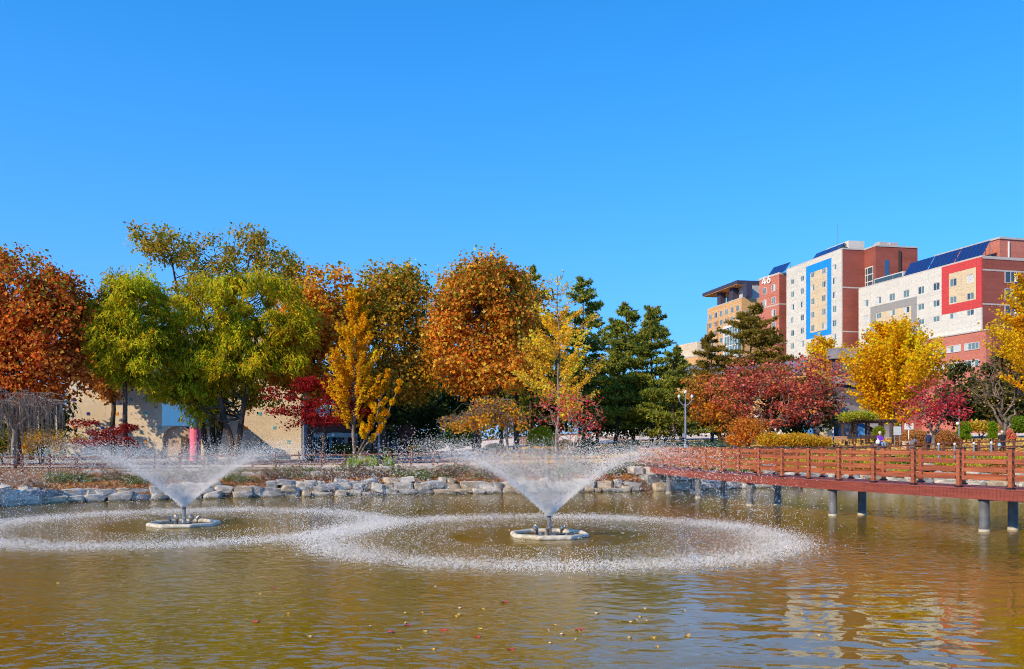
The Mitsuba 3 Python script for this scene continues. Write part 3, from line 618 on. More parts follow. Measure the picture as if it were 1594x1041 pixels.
PLANE_ORANGE = [(.46, .17, .022, 4), (.52, .26, .03, 3), (.36, .10, .018, 2.5), (.22, .16, .02, 2), (.60, .36, .07, 1)]
PLANE_GOLD = [(.30, .19, .02, 4), (.46, .25, .025, 3), (.16, .14, .018, 3), (.40, .15, .02, 1.5), (.58, .38, .08, .7)]
PLANE_RED = [(.34, .085, .02, 4), (.46, .16, .025, 3), (.25, .055, .018, 2), (.22, .13, .02, 1.2), (.50, .22, .05, 1)]
FEATHER = [(.25, .26, .014, 4), (.34, .32, .016, 3), (.14, .165, .014, 2), (.46, .33, .018, 2)]
def broad(key, label, cat, seed, px, d, top, bl, pal, n, leaf=(.27, .24), ncl=None, green_top=0., group=None, r0=.26, forks=None, sig=.62, bark='bark', trunk2=None, style='plane'):
    r = np.random.default_rng(seed); C, R = blobs_m(bl, d)
    k0 = thing(key, label, cat, group); x0 = X_at(px, d); z0 = G(x0, d)
    m = MB(); ztop = Z_at(top, d)
    lines = []
    for tx, ty in (forks or [(px, top)]):
        pts = [[x0, d, z0-.1], [x0 + (X_at(tx, d)-x0)*.12, d, z0 + (ztop-z0)*.25], [X_at(tx, d), d + r.normal()*.3, Z_at(ty, d)]]
        if forks: pts[1] = [x0 + (X_at(tx, d)-x0)*.10, d, z0 + 1.3]
        tl = trunk_line(r, pts, 10); rad = np.linspace(r0, .07, 10); rad[0] *= 1.25
        if forks: rad *= .85
        m.tube(tl, rad, 8, False); lines.append((tl, rad))
    P, dr_ = clusters(r, C, R, ncl or max(60, n//55))
    for tl, rad in lines:
        sel = P[r.choice(len(P), min(len(P), 26), replace=False)]
        limbs(m, r, tl, rad, sel, .11)
    part(k0, 'trunk', m.mesh(), bark, True)
    # leaves
    i = r.integers(0, len(P), n); sg_ = sig * (.6 + .8*r.random(len(P)))[i][:, None]
    off = r.normal(size=(n, 3)) * [1, 1, .7]; off /= np.maximum(1, np.linalg.norm(off, axis=1, keepdims=True)/1.7)
    pos = P[i] + off*sg_
    gap = meshkit.fbm(pos*.75 + seed, 2, 3) + .15*r.random(n); keep = gap > (.47 if style == 'feather' else .445)
    pos, i, off = pos[keep], i[keep], off[keep]
    keep = cKDTree(pos).query(pos, 14)[0][:, -1] < .95          # no leaf hangs far from the rest
    pos, i, off = pos[keep], i[keep], off[keep]; n = len(pos)
    tone = (1 + .22*r.normal(size=len(P)))[i][:, None]
    col = pal_pick(r, pal, n) * np.clip(tone, .6, 1.5)
    if green_top:
        zr = (pos[:, 2] - pos[:, 2].min()) / np.ptp(pos[:, 2]); g = (r.random(n) < green_top*np.clip(zr*1.6-.55, 0, 1))
        col[g] = pal_pick(r, [(.14, .15, .018, 2), (.21, .19, .02, 1)], int(g.sum()))
    L = Leaves()
    if style == 'feather':
        # drooping sprays: each a short hanging stem with narrow leaflets
        out = np.stack([dr_[i][:, 0], dr_[i][:, 1], 0*dr_[i][:, 0]], 1)
        ax = out*.55 + [0, 0, -.75] + r.normal(size=(n, 3))*.28; ax /= np.linalg.norm(ax, axis=1, keepdims=True)
        ln = leaf[0]*(1 + .5*r.random(n))
        for q in range(4):
            o = r.random(n)*.45; a2 = ax + r.normal(size=(n, 3))*.38
            L.put(pos + ax*o[:, None], a2, rdir(r, n)*.8 + [0, 0, .6], ln*.55*(.7+.6*r.random(n)), leaf[1], col*(1+.12*r.normal(size=(n, 1))))
    else:
        nm = off*.5 + dr_[i]*.5 + [0, -.1, .5] + rdir(r, n)*.9
        ax = rdir(r, n) + [0, 0, -.55]
        s = .5 + .85*r.random(n)
        L.put(pos, ax, nm, leaf[0]*s*1.15, leaf[1]*s*1.15, col, .18)
    part(k0, 'crown', L.mesh(), 'leaf', False, L.col())
    return k0

def ginkgo(key, label, seed, px, d, top, base_y, wid, pal, nb, nl, group=None, asc=1.0, bark='grey_bark', leafy=(.25, 1.0), h0=.16, leaf=.15, bare_top=0., r0=.13, spread=.11, shape=.75, extra=(), spur=.22):
    """A stem with rising side branches, the leaves packed along each branch."""
    r = np.random.default_rng(seed); k0 = thing(key, label, 'tree', group); m = MB(); L = Leaves()
    x0 = X_at(px, d); z0 = G(x0, d); zt = Z_at(top, d); W = wid*d/F; H = zt - z0
    stems = [(np.array([[x0, d, z0-.1], [x0+.05, d, z0+H*.5], [x0, d, zt]]), H, W, r0, nb)]
    for ex, et, ew, en in extra:
        stems.append((np.array([[x0+.1, d-.1, z0+.5], [X_at(ex, d)*.6+x0*.4, d-.2, z0+(Z_at(et, d)-z0)*.45], [X_at(ex, d), d-.3, Z_at(et, d)]]), Z_at(et, d)-z0, ew*d/F, r0*.5, en))
    for pts, H_, W_, rr, nb_ in stems:
        tl = trunk_line(r, pts, 12); m.tube(tl, np.linspace(rr, .02, 12), 7, False)
        for b in range(nb_):
            h = h0 + (.97-h0)*((b + r.random())/nb_) ** .95
            pz = np.array([np.interp(h*11, np.arange(12), tl[:, k]) for k in range(3)])
            prof = (1-h) ** shape * min(1, (h-h0+.08)/.14)
            ln = W_*(.35+.75*prof)*(.65+.5*r.random())*(.25+.75*prof+.1); a = r.random()*2*np.pi
            up = asc*(.55 + .5*r.random())
            dv = np.array([math.cos(a), math.sin(a)*.9, up]); dv /= np.linalg.norm(dv)
            end = pz + dv*ln*1.25; cu = curve(pz, end, r, 5, -.06, .03)
            m.tube(cu, np.linspace(max(.012, rr*.35*(1-h)), .008, 5), 4, False)
            nn = int(nl/nb_*(.4+ln/W_*1.1)); 
            if h > 1-bare_top: nn = int(nn*.12)
            t = leafy[0] + (leafy[1]-leafy[0])*r.random(nn)
            # short side spurs
            sp = r.integers(0, 7, nn); sdir = rdir(r, 7)*[1, 1, .6] + [0, 0, .25]
            pos = np.stack([np.interp(t*4, np.arange(5), cu[:, k]) for k in range(3)], 1)
            pos += sdir[sp]*(r.random(nn)*ln*spur)[:, None] + r.normal(size=(nn, 3))*spread
            tone = 1 + .15*r.normal()
            L.put(pos, rdir(r, nn)+[0, 0, -.3], rdir(r, nn)+[0, -.2, .5], leaf*(.7+.6*r.random(nn)), leaf*(.8+.5*r.random(nn)), pal_pick(r, pal, nn)*tone, .15)
    part(k0, 'trunk', m.mesh(), bark, True); part(k0, 'crown', L.mesh(), 'leaf', False, L.col())
    return k0

PINE = [(.10, .15, .03, 3), (.18, .21, .034, 2.6), (.30, .27, .04, 2.4), (.045, .07, .02, 1)]
PINE_OLIVE = [(.15, .125, .02, 3), (.21, .15, .022, 2), (.09, .085, .018, 2), (.22, .12, .02, .8)]
def pine(key, label, seed, px, d, top, low, wid, pal, nb=46, group=None, shape=.7, dens=1.0, lean=0., r0=.2, tuft=.30):
    r = np.random.default_rng(seed); k0 = thing(key, label, 'tree', group); m = MB(); L = Leaves()
    x0 = X_at(px, d); z0 = G(x0, d); zt = Z_at(top, d); zl = Z_at(low, d); W = wid*d/F
    tl = trunk_line(r, [[x0-lean, d, z0-.1], [x0, d, (z0+zt)/2], [x0+lean*.2, d, zt]], 12); m.tube(tl, np.linspace(r0, .03, 12), 7, False)
    for b in range(nb):
        f = (b + .9*r.random())/nb; z = zl + (zt-zl)*f
        pz = np.array([np.interp(z, tl[:, 2], tl[:, k]) for k in range(2)] + [z])
        ln = W*((1-f) ** shape*.95 + .09)*(.62+.6*r.random()); a = r.random()*2*np.pi
        dv = np.array([math.cos(a), math.sin(a), -.05 + .35*f + .12*r.normal()]); end = pz + dv*ln
        cu = curve(pz, end, r, 5, -.07, .04); m.tube(cu, np.linspace(max(.02, r0*.3*(1-f)), .012, 5), 4, False)
        nt = max(8, int(dens*(13 + ln*24)))
        t = .22 + .78*r.random(nt); pos = np.stack([np.interp(t*4, np.arange(5), cu[:, k]) for k in range(3)], 1)
        side = np.cross(dv, [0, 0, 1.]); side /= np.linalg.norm(side)+1e-9
        pos += side*(r.normal(size=nt)*ln*.24*(1.15-t*.6))[:, None] + [0, 0, .06] + r.normal(size=(nt, 3))*.08
        tone = (1+.2*r.normal(size=nt))
        for q in range(8):
            ax = rdir(r, nt)*.9 + dv*.35 + [0, 0, .45]; ax /= np.linalg.norm(ax, axis=1, keepdims=True)
            sd = np.cross(ax, rdir(r, nt)); sd /= np.linalg.norm(sd, axis=1, keepdims=True)+1e-9
            L.tri(pos, ax, sd, (tuft*(.7+.5*r.random(nt)))[:, None], .055, pal_pick(r, pal, nt)*tone[:, None])
    part(k0, 'trunk', m.mesh(), 'bark', True); part(k0, 'crown', L.mesh(), 'leaf', False, L.col())
    return k0

def branchy(key, label, cat, seed, px, d, bl, pal, nl, bark='grey_bark', stems=2, r0=.12, leaf=.13, levels=4, group=None, fork=.28, twig=240, flat=.6, sig=.28, tipfrac=.8, weep=0., wigg=.07):
    """Spreading tree whose branches show: stems fork towards points in the crown; twigs carry leaves at their ends."""
    r = np.random.default_rng(seed); k0 = thing(key, label, cat, group); m = MB(); L = Leaves(); C, R = blobs_m(bl, d)
    x0 = X_at(px, d); z0 = G(x0, d); cz = C[:, 2].mean(); zf = z0 + (cz-z0)*fork
    base = np.array([x0, d, z0-.1]); m.tube(curve(base, [x0+.04, d, zf], r, 4, 0, .02), np.linspace(r0*1.2, r0*.9, 4), 7, False)
    P, D = clusters(r, C, R, twig, .75)
    heads = []
    for s in range(stems):
        a = 2*np.pi*(s+.3*r.random())/stems; t0 = np.array([x0+.04, d, zf-.02])
        i = np.argsort(np.abs((np.arctan2(P[:, 1]-d, P[:, 0]-x0) - a + np.pi) % (2*np.pi) - np.pi))[:max(4, twig//stems)]
        c = P[i].mean(0); e = t0 + (c-t0)*.72
        cu = curve(t0, e, r, 6, .02, wigg); m.tube(cu, np.linspace(r0*.72, r0*.3, 6), 6, False); heads += [cu[k] for k in range(1, 6)]
    heads = np.array(heads); nh0 = len(heads); hr = [r0*.5]*nh0
    order = r.permutation(len(P)); allh = list(heads); rad = list(hr)
    for n_, k in enumerate(order):
        H = np.array(allh); dv = P[k] - H; dist = np.linalg.norm(dv, axis=1) + .8*np.maximum(0, H[:, 2]-P[k][2]); j = int(np.argmin(dist))
        if n_ < twig*.12: j = int(np.argmin(np.linalg.norm(P[k]-H[:nh0], axis=1)))
        lft = -.06 if not weep else .22
        cu = curve(H[j], P[k], r, 5, lft, wigg); r1 = max(.011, rad[j]*.6); m.tube(cu, np.linspace(r1, .008, 5), 4, False)
        allh += [cu[2], cu[3], cu[4]]; rad += [r1*.8, r1*.65, r1*.5]
        if weep:
            for q in range(4):
                s_ = cu[r.integers(1, 5)]; ln = weep*(.25+.95*r.random()); o = r.normal(size=2)*.5
                m.tube([s_, s_+[o[0]*.5, o[1]*.5, .05], s_+[o[0]*.9, o[1]*.9, -ln*.45], s_+[o[0], o[1], -ln]], [.017, .014, .011, .008], 3, False)
    part(k0, 'trunk', m.mesh(), bark, True)
    if nl:
        i = r.integers(0, len(P), nl); pos = P[i] + r.normal(size=(nl, 3))*[sig, sig, sig*flat]
        keep = meshkit.fbm(pos*1.1 + seed, 2, 5) + .2*r.random(nl) > .45; pos, i = pos[keep], i[keep]; nl = len(pos)
        if weep: pos[:, 2] -= r.random(nl)*weep*.9
        col = pal_pick(r, pal, nl)*np.clip(1+.18*r.normal(size=len(P)), .6, 1.5)[i][:, None]
        s = .65+.6*r.random(nl)
        L.put(pos, rdir(r, nl)*[1, 1, .6]+[0, 0, -.3], rdir(r, nl)*.9+[0, -.1, .9], leaf*s*1.2, leaf*s, col, .15)
        part(k0, 'crown', L.mesh(), 'leaf', False, L.col())
    return k0

def pads(key, label, cat, seed, px, d, bl, pal, n, leaf=.10, group=None, stem=.06, core=.8, bark='bark', bushy=.0, core_col=None, stems=1):
    """Clipped or bushy plant: rounded leaf pads on a stem, each pad a leafy skin over a dense heart."""
    r = np.random.default_rng(seed); k0 = thing(key, label, cat, group); C, R = blobs_m(bl, d); L = Leaves(); m = MB()
    x0 = X_at(px, d); z0 = G(x0, d); top = C[:, 2].max()
    for s in range(stems): m.tube(curve([x0+.1*s, d, z0-.05], [x0+r.normal()*.1, d, max(top, z0+.3)], r, 5, 0, .03), np.linspace(stem, stem*.4, 5), 6, False)
    for c, q in zip(C, R): m.tube(curve([x0, d, max(z0, c[2]-q[2]-.1)], c, r, 4, 0, .02), np.linspace(stem*.6, stem*.3, 4), 5, False)
    part(k0, 'trunk', m.mesh(), bark, True)
    ar = R[:, 0]*R[:, 2] + R[:, 0]*R[:, 1]; i = r.choice(len(C), n, p=ar/ar.sum()); dv = rdir(r, n)
    rad = core + (1.06-core)*r.random(n) + bushy*r.normal(size=n)
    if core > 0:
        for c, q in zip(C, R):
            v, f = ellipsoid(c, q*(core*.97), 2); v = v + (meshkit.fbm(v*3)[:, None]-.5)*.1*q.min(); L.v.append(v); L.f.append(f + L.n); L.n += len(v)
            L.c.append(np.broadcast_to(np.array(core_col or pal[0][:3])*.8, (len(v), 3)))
    pos = C[i] + dv*R[i]*rad[:, None]
    L.put(pos, dv*.5 + rdir(r, n)*.8, dv + rdir(r, n)*.7, leaf*(.7+.6*r.random(n)), leaf*.6*(.7+.6*r.random(n)), pal_pick(r, pal, n), .2)
    part(k0, 'foliage', L.mesh(), 'leaf', False, L.col())
    return k0

BIG = 'big plane trees behind the pond'
# plane trees
broad('plane_tree', 'big russet plane tree cut by the left edge of the photo', 'tree', 1, 27, 61, 500, [(22, 470, 80, 80), (72, 500, 66, 76), (95, 470, 32, 40), (-45, 520, 70, 90), (55, 580, 72, 38), (-5, 560, 60, 60), (10, 420, 34, 30)], PLANE_RED, 36000, green_top=.3, leaf=(.235, .21))
broad('plane_tree', 'brown leaved plane tree left of the drooping green trees, beside the lettering', 'tree', 2, 176, 77, 480, [(152, 530, 38, 52), (168, 590, 26, 30), (178, 505, 40, 45), (128, 545, 22, 32)], [(.28, .10, .02, 3), (.36, .17, .025, 2), (.20, .08, .018, 2)], 8000)
broad('plane_tree', 'orange and gold plane tree behind the dark red maple', 'tree', 3, 484, 70, 440, [(505, 445, 32, 36), (480, 500, 52, 56), (460, 565, 42, 46), (525, 520, 30, 60), (485, 592, 55, 24), (440, 560, 28, 38)], PLANE_ORANGE[:2] + [(.52, .33, .03, 3), (.24, .20, .02, 2), (.40, .11, .02, 1.2)], 15000)
broad('plane_tree', 'tall golden green plane tree directly behind the slender yellow ginkgo', 'tree', 4, 597, 74, 430, [(605, 455, 50, 42), (628, 500, 56, 68), (585, 520, 46, 68), (656, 545, 32, 56), (612, 592, 68, 34), (560, 490, 28, 48), (622, 430, 28, 22)], PLANE_GOLD, 30000, green_top=.35, leaf=(.24, .21))
broad('plane_tree', 'tallest orange plane tree in the middle, right of the golden green one', 'tree', 5, 743, 70, 430, [(757, 442, 58, 42), (740, 500, 68, 70), (796, 485, 42, 58), (702, 525, 32, 58), (757, 575, 74, 38), (718, 450, 30, 30)], PLANE_ORANGE, 35000, green_top=.3, r0=.36, leaf=(.235, .21))
broad('plane_tree', 'dim olive plane tree half hidden behind the tallest orange one', 'tree', 6, 803, 80, 470, [(822, 480, 34, 50), (808, 560, 42, 50), (838, 520, 22, 40)], PLANE_GOLD[:3] + [(.10, .10, .02, 3)], 9000)
# drooping green trees
broad('feathery_tree', 'drooping yellow green tree with one dark trunk at the left of the beige hall', 'tree', 11, 195, 62, 470, [(205, 470, 44, 50), (185, 520, 46, 55), (222, 535, 38, 62), (205, 576, 26, 30), (160, 470, 22, 40)], FEATHER, 12500, leaf=(.44, .085), sig=.44, style='feather', ncl=105, r0=.22)
broad('feathery_tree', 'large green drooping tree on a dark forked trunk in front of the beige hall', 'tree', 12, 365, 65, 470, [(300, 500, 58, 66), (272, 560, 52, 62), (345, 480, 56, 62), (402, 480, 42, 62), (300, 608, 30, 40), (265, 582, 20, 26), (392, 545, 40, 42), (350, 560, 48, 42), (455, 520, 32, 48), (440, 480, 26, 40)], FEATHER[:3] + [(.52, .33, .018, 3.4)], 26500, leaf=(.44, .085), sig=.44, style='feather', ncl=230, forks=[(318, 500), (402, 500)], r0=.32)
broad('tall_olive_tree', 'tall thin crowned olive tree with an upper bough leaning left against the sky', 'tree', 13, 330, 71, 420, [(240, 370, 30, 20), (268, 385, 34, 24), (318, 398, 30, 30), (385, 380, 34, 24), (365, 405, 24, 26), (425, 425, 34, 40), (455, 440, 22, 40), (330, 440, 40, 22), (380, 590, 44, 46), (405, 615, 30, 22), (325, 640, 28, 30), (290, 455, 26, 14)],
      [(.20, .19, .025, 4), (.30, .24, .03, 2), (.48, .22, .025, 1.5), (.13, .12, .02, 1.5)], 17000, leaf=(.23, .15), sig=.45, forks=[(262, 395), (392, 400), (335, 470)], r0=.32)
# conical and sparse ginkgos
GOLD = [(.60, .305, .008, 4), (.68, .39, .012, 2), (.48, .23, .008, 2), (.40, .26, .012, 1)]
ginkgo('ginkgo_tree', 'slender conical golden ginkgo with a leafy side stem, left of centre', 21, 551, 63, 448, 690, 74, [(.56, .28, .008, 4), (.64, .36, .012, 2), (.42, .20, .008, 2.5)], 150, 20000, extra=[(606, 575, 26, 14), (628, 585, 14, 7)], h0=.2, shape=.8, leaf=.14, spread=.045, asc=1.4, spur=.07)
ginkgo('ginkgo_tree', 'thin leaved pale gold ginkgo with bare twigs at its tip, right of centre', 22, 868, 61, 428, 700, 86, [(.56, .33, .026, 4), (.48, .26, .018, 2), (.60, .42, .08, 1)], 64, 10500, spur=.14, bare_top=.24, h0=.22, shape=.5, leaf=.15, asc=.75, spread=.07, leafy=(.15, 1))
ginkgo('ginkgo_tree', 'dense bright golden ginkgo in front of the white apartment block', 23, 1392, 92, 512, 640, 84, GOLD, 90, 21000, h0=.12, shape=.42, leaf=.26, spread=.14, asc=1.2, leafy=(.1, 1), r0=.2)
ginkgo('ginkgo_tree', 'small golden ginkgo below the tower with the blue frame', 24, 1288, 125, 530, 620, 60, GOLD, 60, 7000, h0=.15, shape=.5, leaf=.3, spread=.25, r0=.2)
ginkgo('ginkgo_tree', 'golden ginkgo reaching in from the right edge of the photo', 25, 1612, 63, 425, 660, 92, GOLD, 80, 19000, h0=.3, shape=.5, leaf=.16, spread=.09, r0=.2, asc=.8)
# pines
pg = None
pine('pine_tree', 'dark pine whose top shows right of the tallest orange plane tree', 31, 826, 92, 418, 640, 58, PINE, 60)
pine('pine_tree', 'dark pine behind the thin leaved ginkgo, taller than its two neighbours', 32, 908, 86, 436, 650, 72, PINE, 70)
pine('pine_tree', 'left of two dark pines with twin tops right of centre', 33, 972, 82, 476, 650, 66, PINE, 66, lean=1.0)
pine('pine_tree', 'right of two dark pines with twin tops right of centre', 34, 1014, 80, 480, 655, 70, PINE + [(.10, .11, .03, 1.5)], 70)
pine('pine_tree', 'broad low dark pine just left of the blue grey lamp post', 35, 1048, 76, 545, 670, 62, PINE + [(.12, .14, .03, 1.2)], 44)
pine('pine_tree', 'olive brown pine in front of the brick wing numbered 46', 36, 1168, 96, 478, 610, 80, PINE_OLIVE, 54, shape=.55)
pine('pine_tree', 'small olive pine left of the orange building', 37, 1108, 92, 522, 640, 56, PINE_OLIVE, 44)
pine('small_conifer', 'low round topped conifer left of the lamp post, nearer the pines', 38, 1035, 86, 632, 672, 30, [(.13, .16, .02, 3), (.20, .20, .02, 2)], 34, shape=.35)
pine('small_conifer', 'low round topped conifer just beside the lamp post', 39, 1062, 88, 640, 676, 24, [(.13, .16, .02, 3), (.20, .20, .02, 2)], 30, shape=.35)
# background evergreens
for k, (px, d, py, rx, ry, lab) in enumerate([(590, 88, 620, 40, 56, 'dark evergreen tree behind the golden green plane tree'), (650, 94, 600, 50, 70, 'dark evergreen tree above the dark clipped pine'), (705, 100, 600, 46, 60, 'dark evergreen tree left of the tallest plane trunk'), (780, 102, 590, 48, 70, 'dark evergreen tree right of the tallest plane trunk'),
        (855, 98, 610, 44, 60, 'dark evergreen tree behind the round clipped bush'), (930, 100, 620, 40, 56, 'dark evergreen tree behind the red fruited shrub'), (985, 102, 632, 46, 42, 'dark evergreen tree behind the twin topped pines'), (1040, 104, 640, 40, 34, 'low dark evergreen tree just left of the lamp post, behind the pines'), (1240, 100, 628, 66, 44, 'dark green yew like tree under the red cherry'), (1120, 104, 640, 44, 30, 'dark brown green tree behind the lamp post'),
        (1500, 104, 615, 44, 52, 'dark tree behind the bare tree, left of its trunk'), (1570, 102, 605, 48, 60, 'dark tree behind the bare tree, right of its trunk'), (48, 75, 645, 48, 48, 'dark green tree behind the weeping tree at the left edge'), (-40, 90, 630, 60, 60, 'dark green tree cut by the left edge behind the weeping tree'), (1640, 104, 600, 50, 60, 'dark tree cut by the right edge')]):
    broad('evergreen_tree', lab, 'tree', 40+k, px, d, py-10, [(px, py, rx*.8, ry), (px-rx*.5, py+ry*.3, rx*.6, ry*.6), (px+rx*.5, py+ry*.25, rx*.6, ry*.6)],
          [(.028, .05, .018, 4), (.05, .075, .02, 2), (.075, .085, .02, 1.4)] if k < 6 else [(.035, .048, .016, 3), (.06, .065, .018, 2), (.09, .07, .018, 1)], 5200, leaf=(.40, .30), sig=.75)
# red cherry and neighbours
RED = [(.35, .07, .052, 4), (.45, .135, .10, 3), (.24, .04, .03, 2), (.36, .16, .04, 2)]
branchy('cherry_tree', 'wide red leaved cherry tree behind the left part of the footbridge', 'tree', 61, 1196, 67, [(1235, 588, 76, 32), (1170, 590, 60, 30), (1265, 625, 54, 34), (1200, 630, 70, 34), (1140, 610, 40, 30), (1270, 575, 36, 24)], RED, 8200, stems=5, r0=.18, leaf=.18, twig=420, sig=.30, fork=.22)
branchy('cherry_tree', 'brown orange leaved tree between the lamp post and the red cherry', 'tree', 62, 1140, 71, [(1120, 615, 36, 34), (1140, 650, 44, 26), (1170, 665, 40, 20), (1095, 640, 26, 20), (1085, 600, 26, 26)], [(.36, .15, .025, 3), (.46, .22, .03, 2), (.24, .14, .03, 2), (.40, .10, .04, 1)], 5200, stems=3, r0=.11, leaf=.19, twig=200)
branchy('cherry_tree', 'half bare red leaved tree in front of the dense golden ginkgo', 'tree', 63, 1453, 66, [(1430, 640, 36, 22), (1470, 640, 36, 24), (1452, 615, 40, 26), (1492, 630, 20, 24)], [(.38, .04, .062, 4), (.46, .09, .09, 2), (.28, .03, .035, 2)], 1700, stems=4, r0=.14, leaf=.18, twig=230, fork=.35)
branchy('bare_tree', 'bare grey tree with upswept branches near the right edge', 'tree', 64, 1562, 66, [(1520, 595, 36, 36), (1555, 580, 40, 36), (1590, 590, 30, 40), (1540, 620, 36, 24)], [(.30, .22, .05, 1)], 300, stems=5, r0=.17, leaf=.14, twig=330, fork=.30)
branchy('weeping_tree', 'leafless weeping tree with hanging grey twigs at the left edge', 'tree', 65, 22, 58, [(20, 620, 46, 20), (60, 628, 36, 18), (-20, 630, 40, 20), (90, 625, 14, 14)], [(.5, .3, .05, 1)], 0, stems=3, r0=.15, twig=120, weep=2.6, bark='pale_bark', fork=.55)
branchy('small_maple', 'low dark red maple with layered boughs in front of the beige hall', 'tree', 66, 158, 57, [(130, 660, 22, 6), (168, 672, 28, 6), (200, 690, 15, 4), (200, 665, 14, 5), (150, 688, 32, 6), (178, 684, 24, 5)], [(.20, .014, .014, 4), (.27, .03, .022, 2), (.13, .010, .010, 2)], 4200, stems=3, r0=.06, leaf=.11, twig=110, sig=.2, flat=.4, bark='bark', fork=.3)
branchy('dark_red_maple', 'dark red maple with flat layered boughs beside the corner of the beige hall', 'tree', 67, 503, 64, [(440, 612, 30, 10), (450, 640, 32, 8), (490, 600, 40, 12), (520, 635, 50, 18), (470, 660, 30, 6), (560, 630, 36, 18), (500, 652, 40, 10), (540, 610, 30, 14)], [(.19, .011, .013, 4), (.27, .025, .025, 2.2), (.11, .008, .010, 2.5)], 10500, stems=4, r0=.10, leaf=.14, twig=220, sig=.3, flat=.35, bark='bark', fork=.42)
branchy('weeping_maple', 'small spreading tree with hanging orange leaves in front of the tallest plane trunk', 'tree', 68, 788, 64, [(720, 652, 34, 8), (760, 640, 36, 12), (800, 645, 24, 12), (770, 625, 34, 8)], [(.56, .25, .02, 4), (.62, .34, .03, 2), (.50, .14, .03, 1)], 3400, stems=3, r0=.10, leaf=.15, twig=150, weep=.75, bark='grey_bark', fork=.75)
branchy('fruiting_shrub', 'pale multi stemmed shrub with sparse red leaves and fruit right of centre', 'shrub', 69, 884, 57, [(880, 620, 34, 26), (915, 640, 30, 28), (850, 640, 26, 24), (900, 660, 34, 24)], [(.50, .03, .05, 4), (.55, .10, .08, 2), (.40, .22, .04, 1)], 850, stems=7, r0=.07, leaf=.13, twig=210, fork=.04, bark='pale_bark')
# clipped and bushy plants
PADG = [(.13, .22, .012, 4), (.18, .27, .02, 2), (.08, .14, .012, 2)]; DK = [(.018, .036, .014, 4), (.03, .05, .016, 2)]
pads('clipped_pine', 'dark clipped pine with flat cloud like tiers', 'clipped tree', 71, 668, 86, [(662, 642, 20, 18), (664, 660, 22, 6), (670, 673, 20, 5), (663, 682, 24, 5), (668, 694, 25, 5)], DK, 6000, .16, core=.85)
pads('round_pine', 'bright green bushy pine between the dark clipped pine and a plane trunk', 'shrub', 72, 716, 76, [(716, 670, 22, 12), (700, 683, 16, 8), (728, 685, 22, 8), (712, 692, 14, 5)], [(.12, .22, .015, 4), (.18, .26, .02, 2), (.06, .11, .012, 2)], 5200, .16, core=.75)
pads('round_bush', 'yellow green bush clipped into several balls', 'shrub', 73, 842, 76, [(834, 674, 9, 8), (846, 670, 8, 7), (830, 686, 10, 8), (844, 684, 9, 8), (856, 685, 9, 9), (852, 675, 8, 7)], [(.30, .34, .014, 4), (.36, .38, .02, 2)], 5200, .10, core=.92)
pads('clipped_pine', 'bright green clipped pine behind the thin lamp post at the right', 'clipped tree', 74, 1498, 80, [(1500, 662, 9, 6), (1502, 668, 10, 5), (1494, 676, 9, 5), (1503, 679, 8, 4)], PADG, 3600, .12, core=.85)
pads('clipped_pine', 'narrow bright green tiered pine left of the bare tree trunk', 'clipped tree', 75, 1546, 80, [(1545, 661, 6, 5), (1546, 668, 7, 3), (1545, 673, 7, 3), (1545, 678, 7.5, 3)], PADG, 2600, .10, core=.85)
pads('green_bush', 'green bushy pine right of the bare tree trunk', 'shrub', 76, 1580, 84, [(1582, 660, 17, 12), (1570, 666, 10, 8), (1594, 664, 10, 9)], [(.09, .15, .015, 4), (.13, .19, .02, 2)], 4200, .16, core=.8)
pads('coral_shrub', 'coral pink shrub right of the bare tree trunk', 'shrub', 77, 1571, 78, [(1568, 673, 9, 7), (1574, 679, 8, 5)], [(.58, .17, .11, 3), (.5, .22, .12, 1)], 1200, .12, core=.5, bushy=.1)
pads('brown_hedge', 'rounded russet brown bush left of the half bare red tree', 'shrub', 78, 1422, 72, [(1424, 682, 24, 13), (1405, 688, 14, 7)], [(.34, .17, .06, 3), (.26, .12, .045, 2), (.40, .24, .08, 1)], 5200, .12, core=.75, bushy=.05)
pads('brown_hedge', 'rounded russet brown bush right of the half bare red tree', 'shrub', 79, 1474, 72, [(1470, 682, 18, 13), (1484, 687, 12, 8)], [(.34, .17, .06, 3), (.26, .12, .045, 2), (.40, .24, .08, 1)], 4200, .12, core=.75, bushy=.05)
branchy('olive_tree', 'small umbrella shaped yellow olive tree on the lawn between two clipped pines', 'tree', 80, 1528, 88, [(1525, 663, 20, 6), (1515, 660, 12, 5), (1540, 664, 12, 5)], [(.30, .24, .03, 3), (.42, .28, .03, 2)], 1600, stems=4, r0=.08, leaf=.2, twig=80, fork=.2, bark='bark')
pads('yellow_shrub', 'yellow green shrub below the red cherry, behind the bridge railing', 'shrub', 81, 1235, 63, [(1240, 684, 40, 9), (1200, 684, 24, 10), (1275, 688, 22, 7)], [(.40, .30, .02, 3), (.30, .20, .02, 2), (.42, .18, .02, 2)], 6500, .14, core=.55, bushy=.12, stems=3)
pads('russet_shrub', 'russet and orange shrub below the brown leaved tree beside the lamp post', 'shrub', 82, 1165, 64, [(1165, 668, 28, 18), (1150, 684, 22, 9)], [(.38, .15, .025, 3), (.30, .10, .025, 2), (.46, .26, .03, 1)], 4200, .16, core=.3, bushy=.15, stems=3)
pads('gold_shrub', 'golden yellow shrub under the weeping tree at the left edge', 'shrub', 83, 62, 62, [(62, 680, 26, 16), (92, 690, 18, 22), (40, 695, 18, 14), (120, 685, 14, 10)], [(.58, .32, .02, 4), (.46, .24, .02, 2), (.30, .26, .03, 2)], 4600, .15, core=.0, bushy=.2, stems=4)
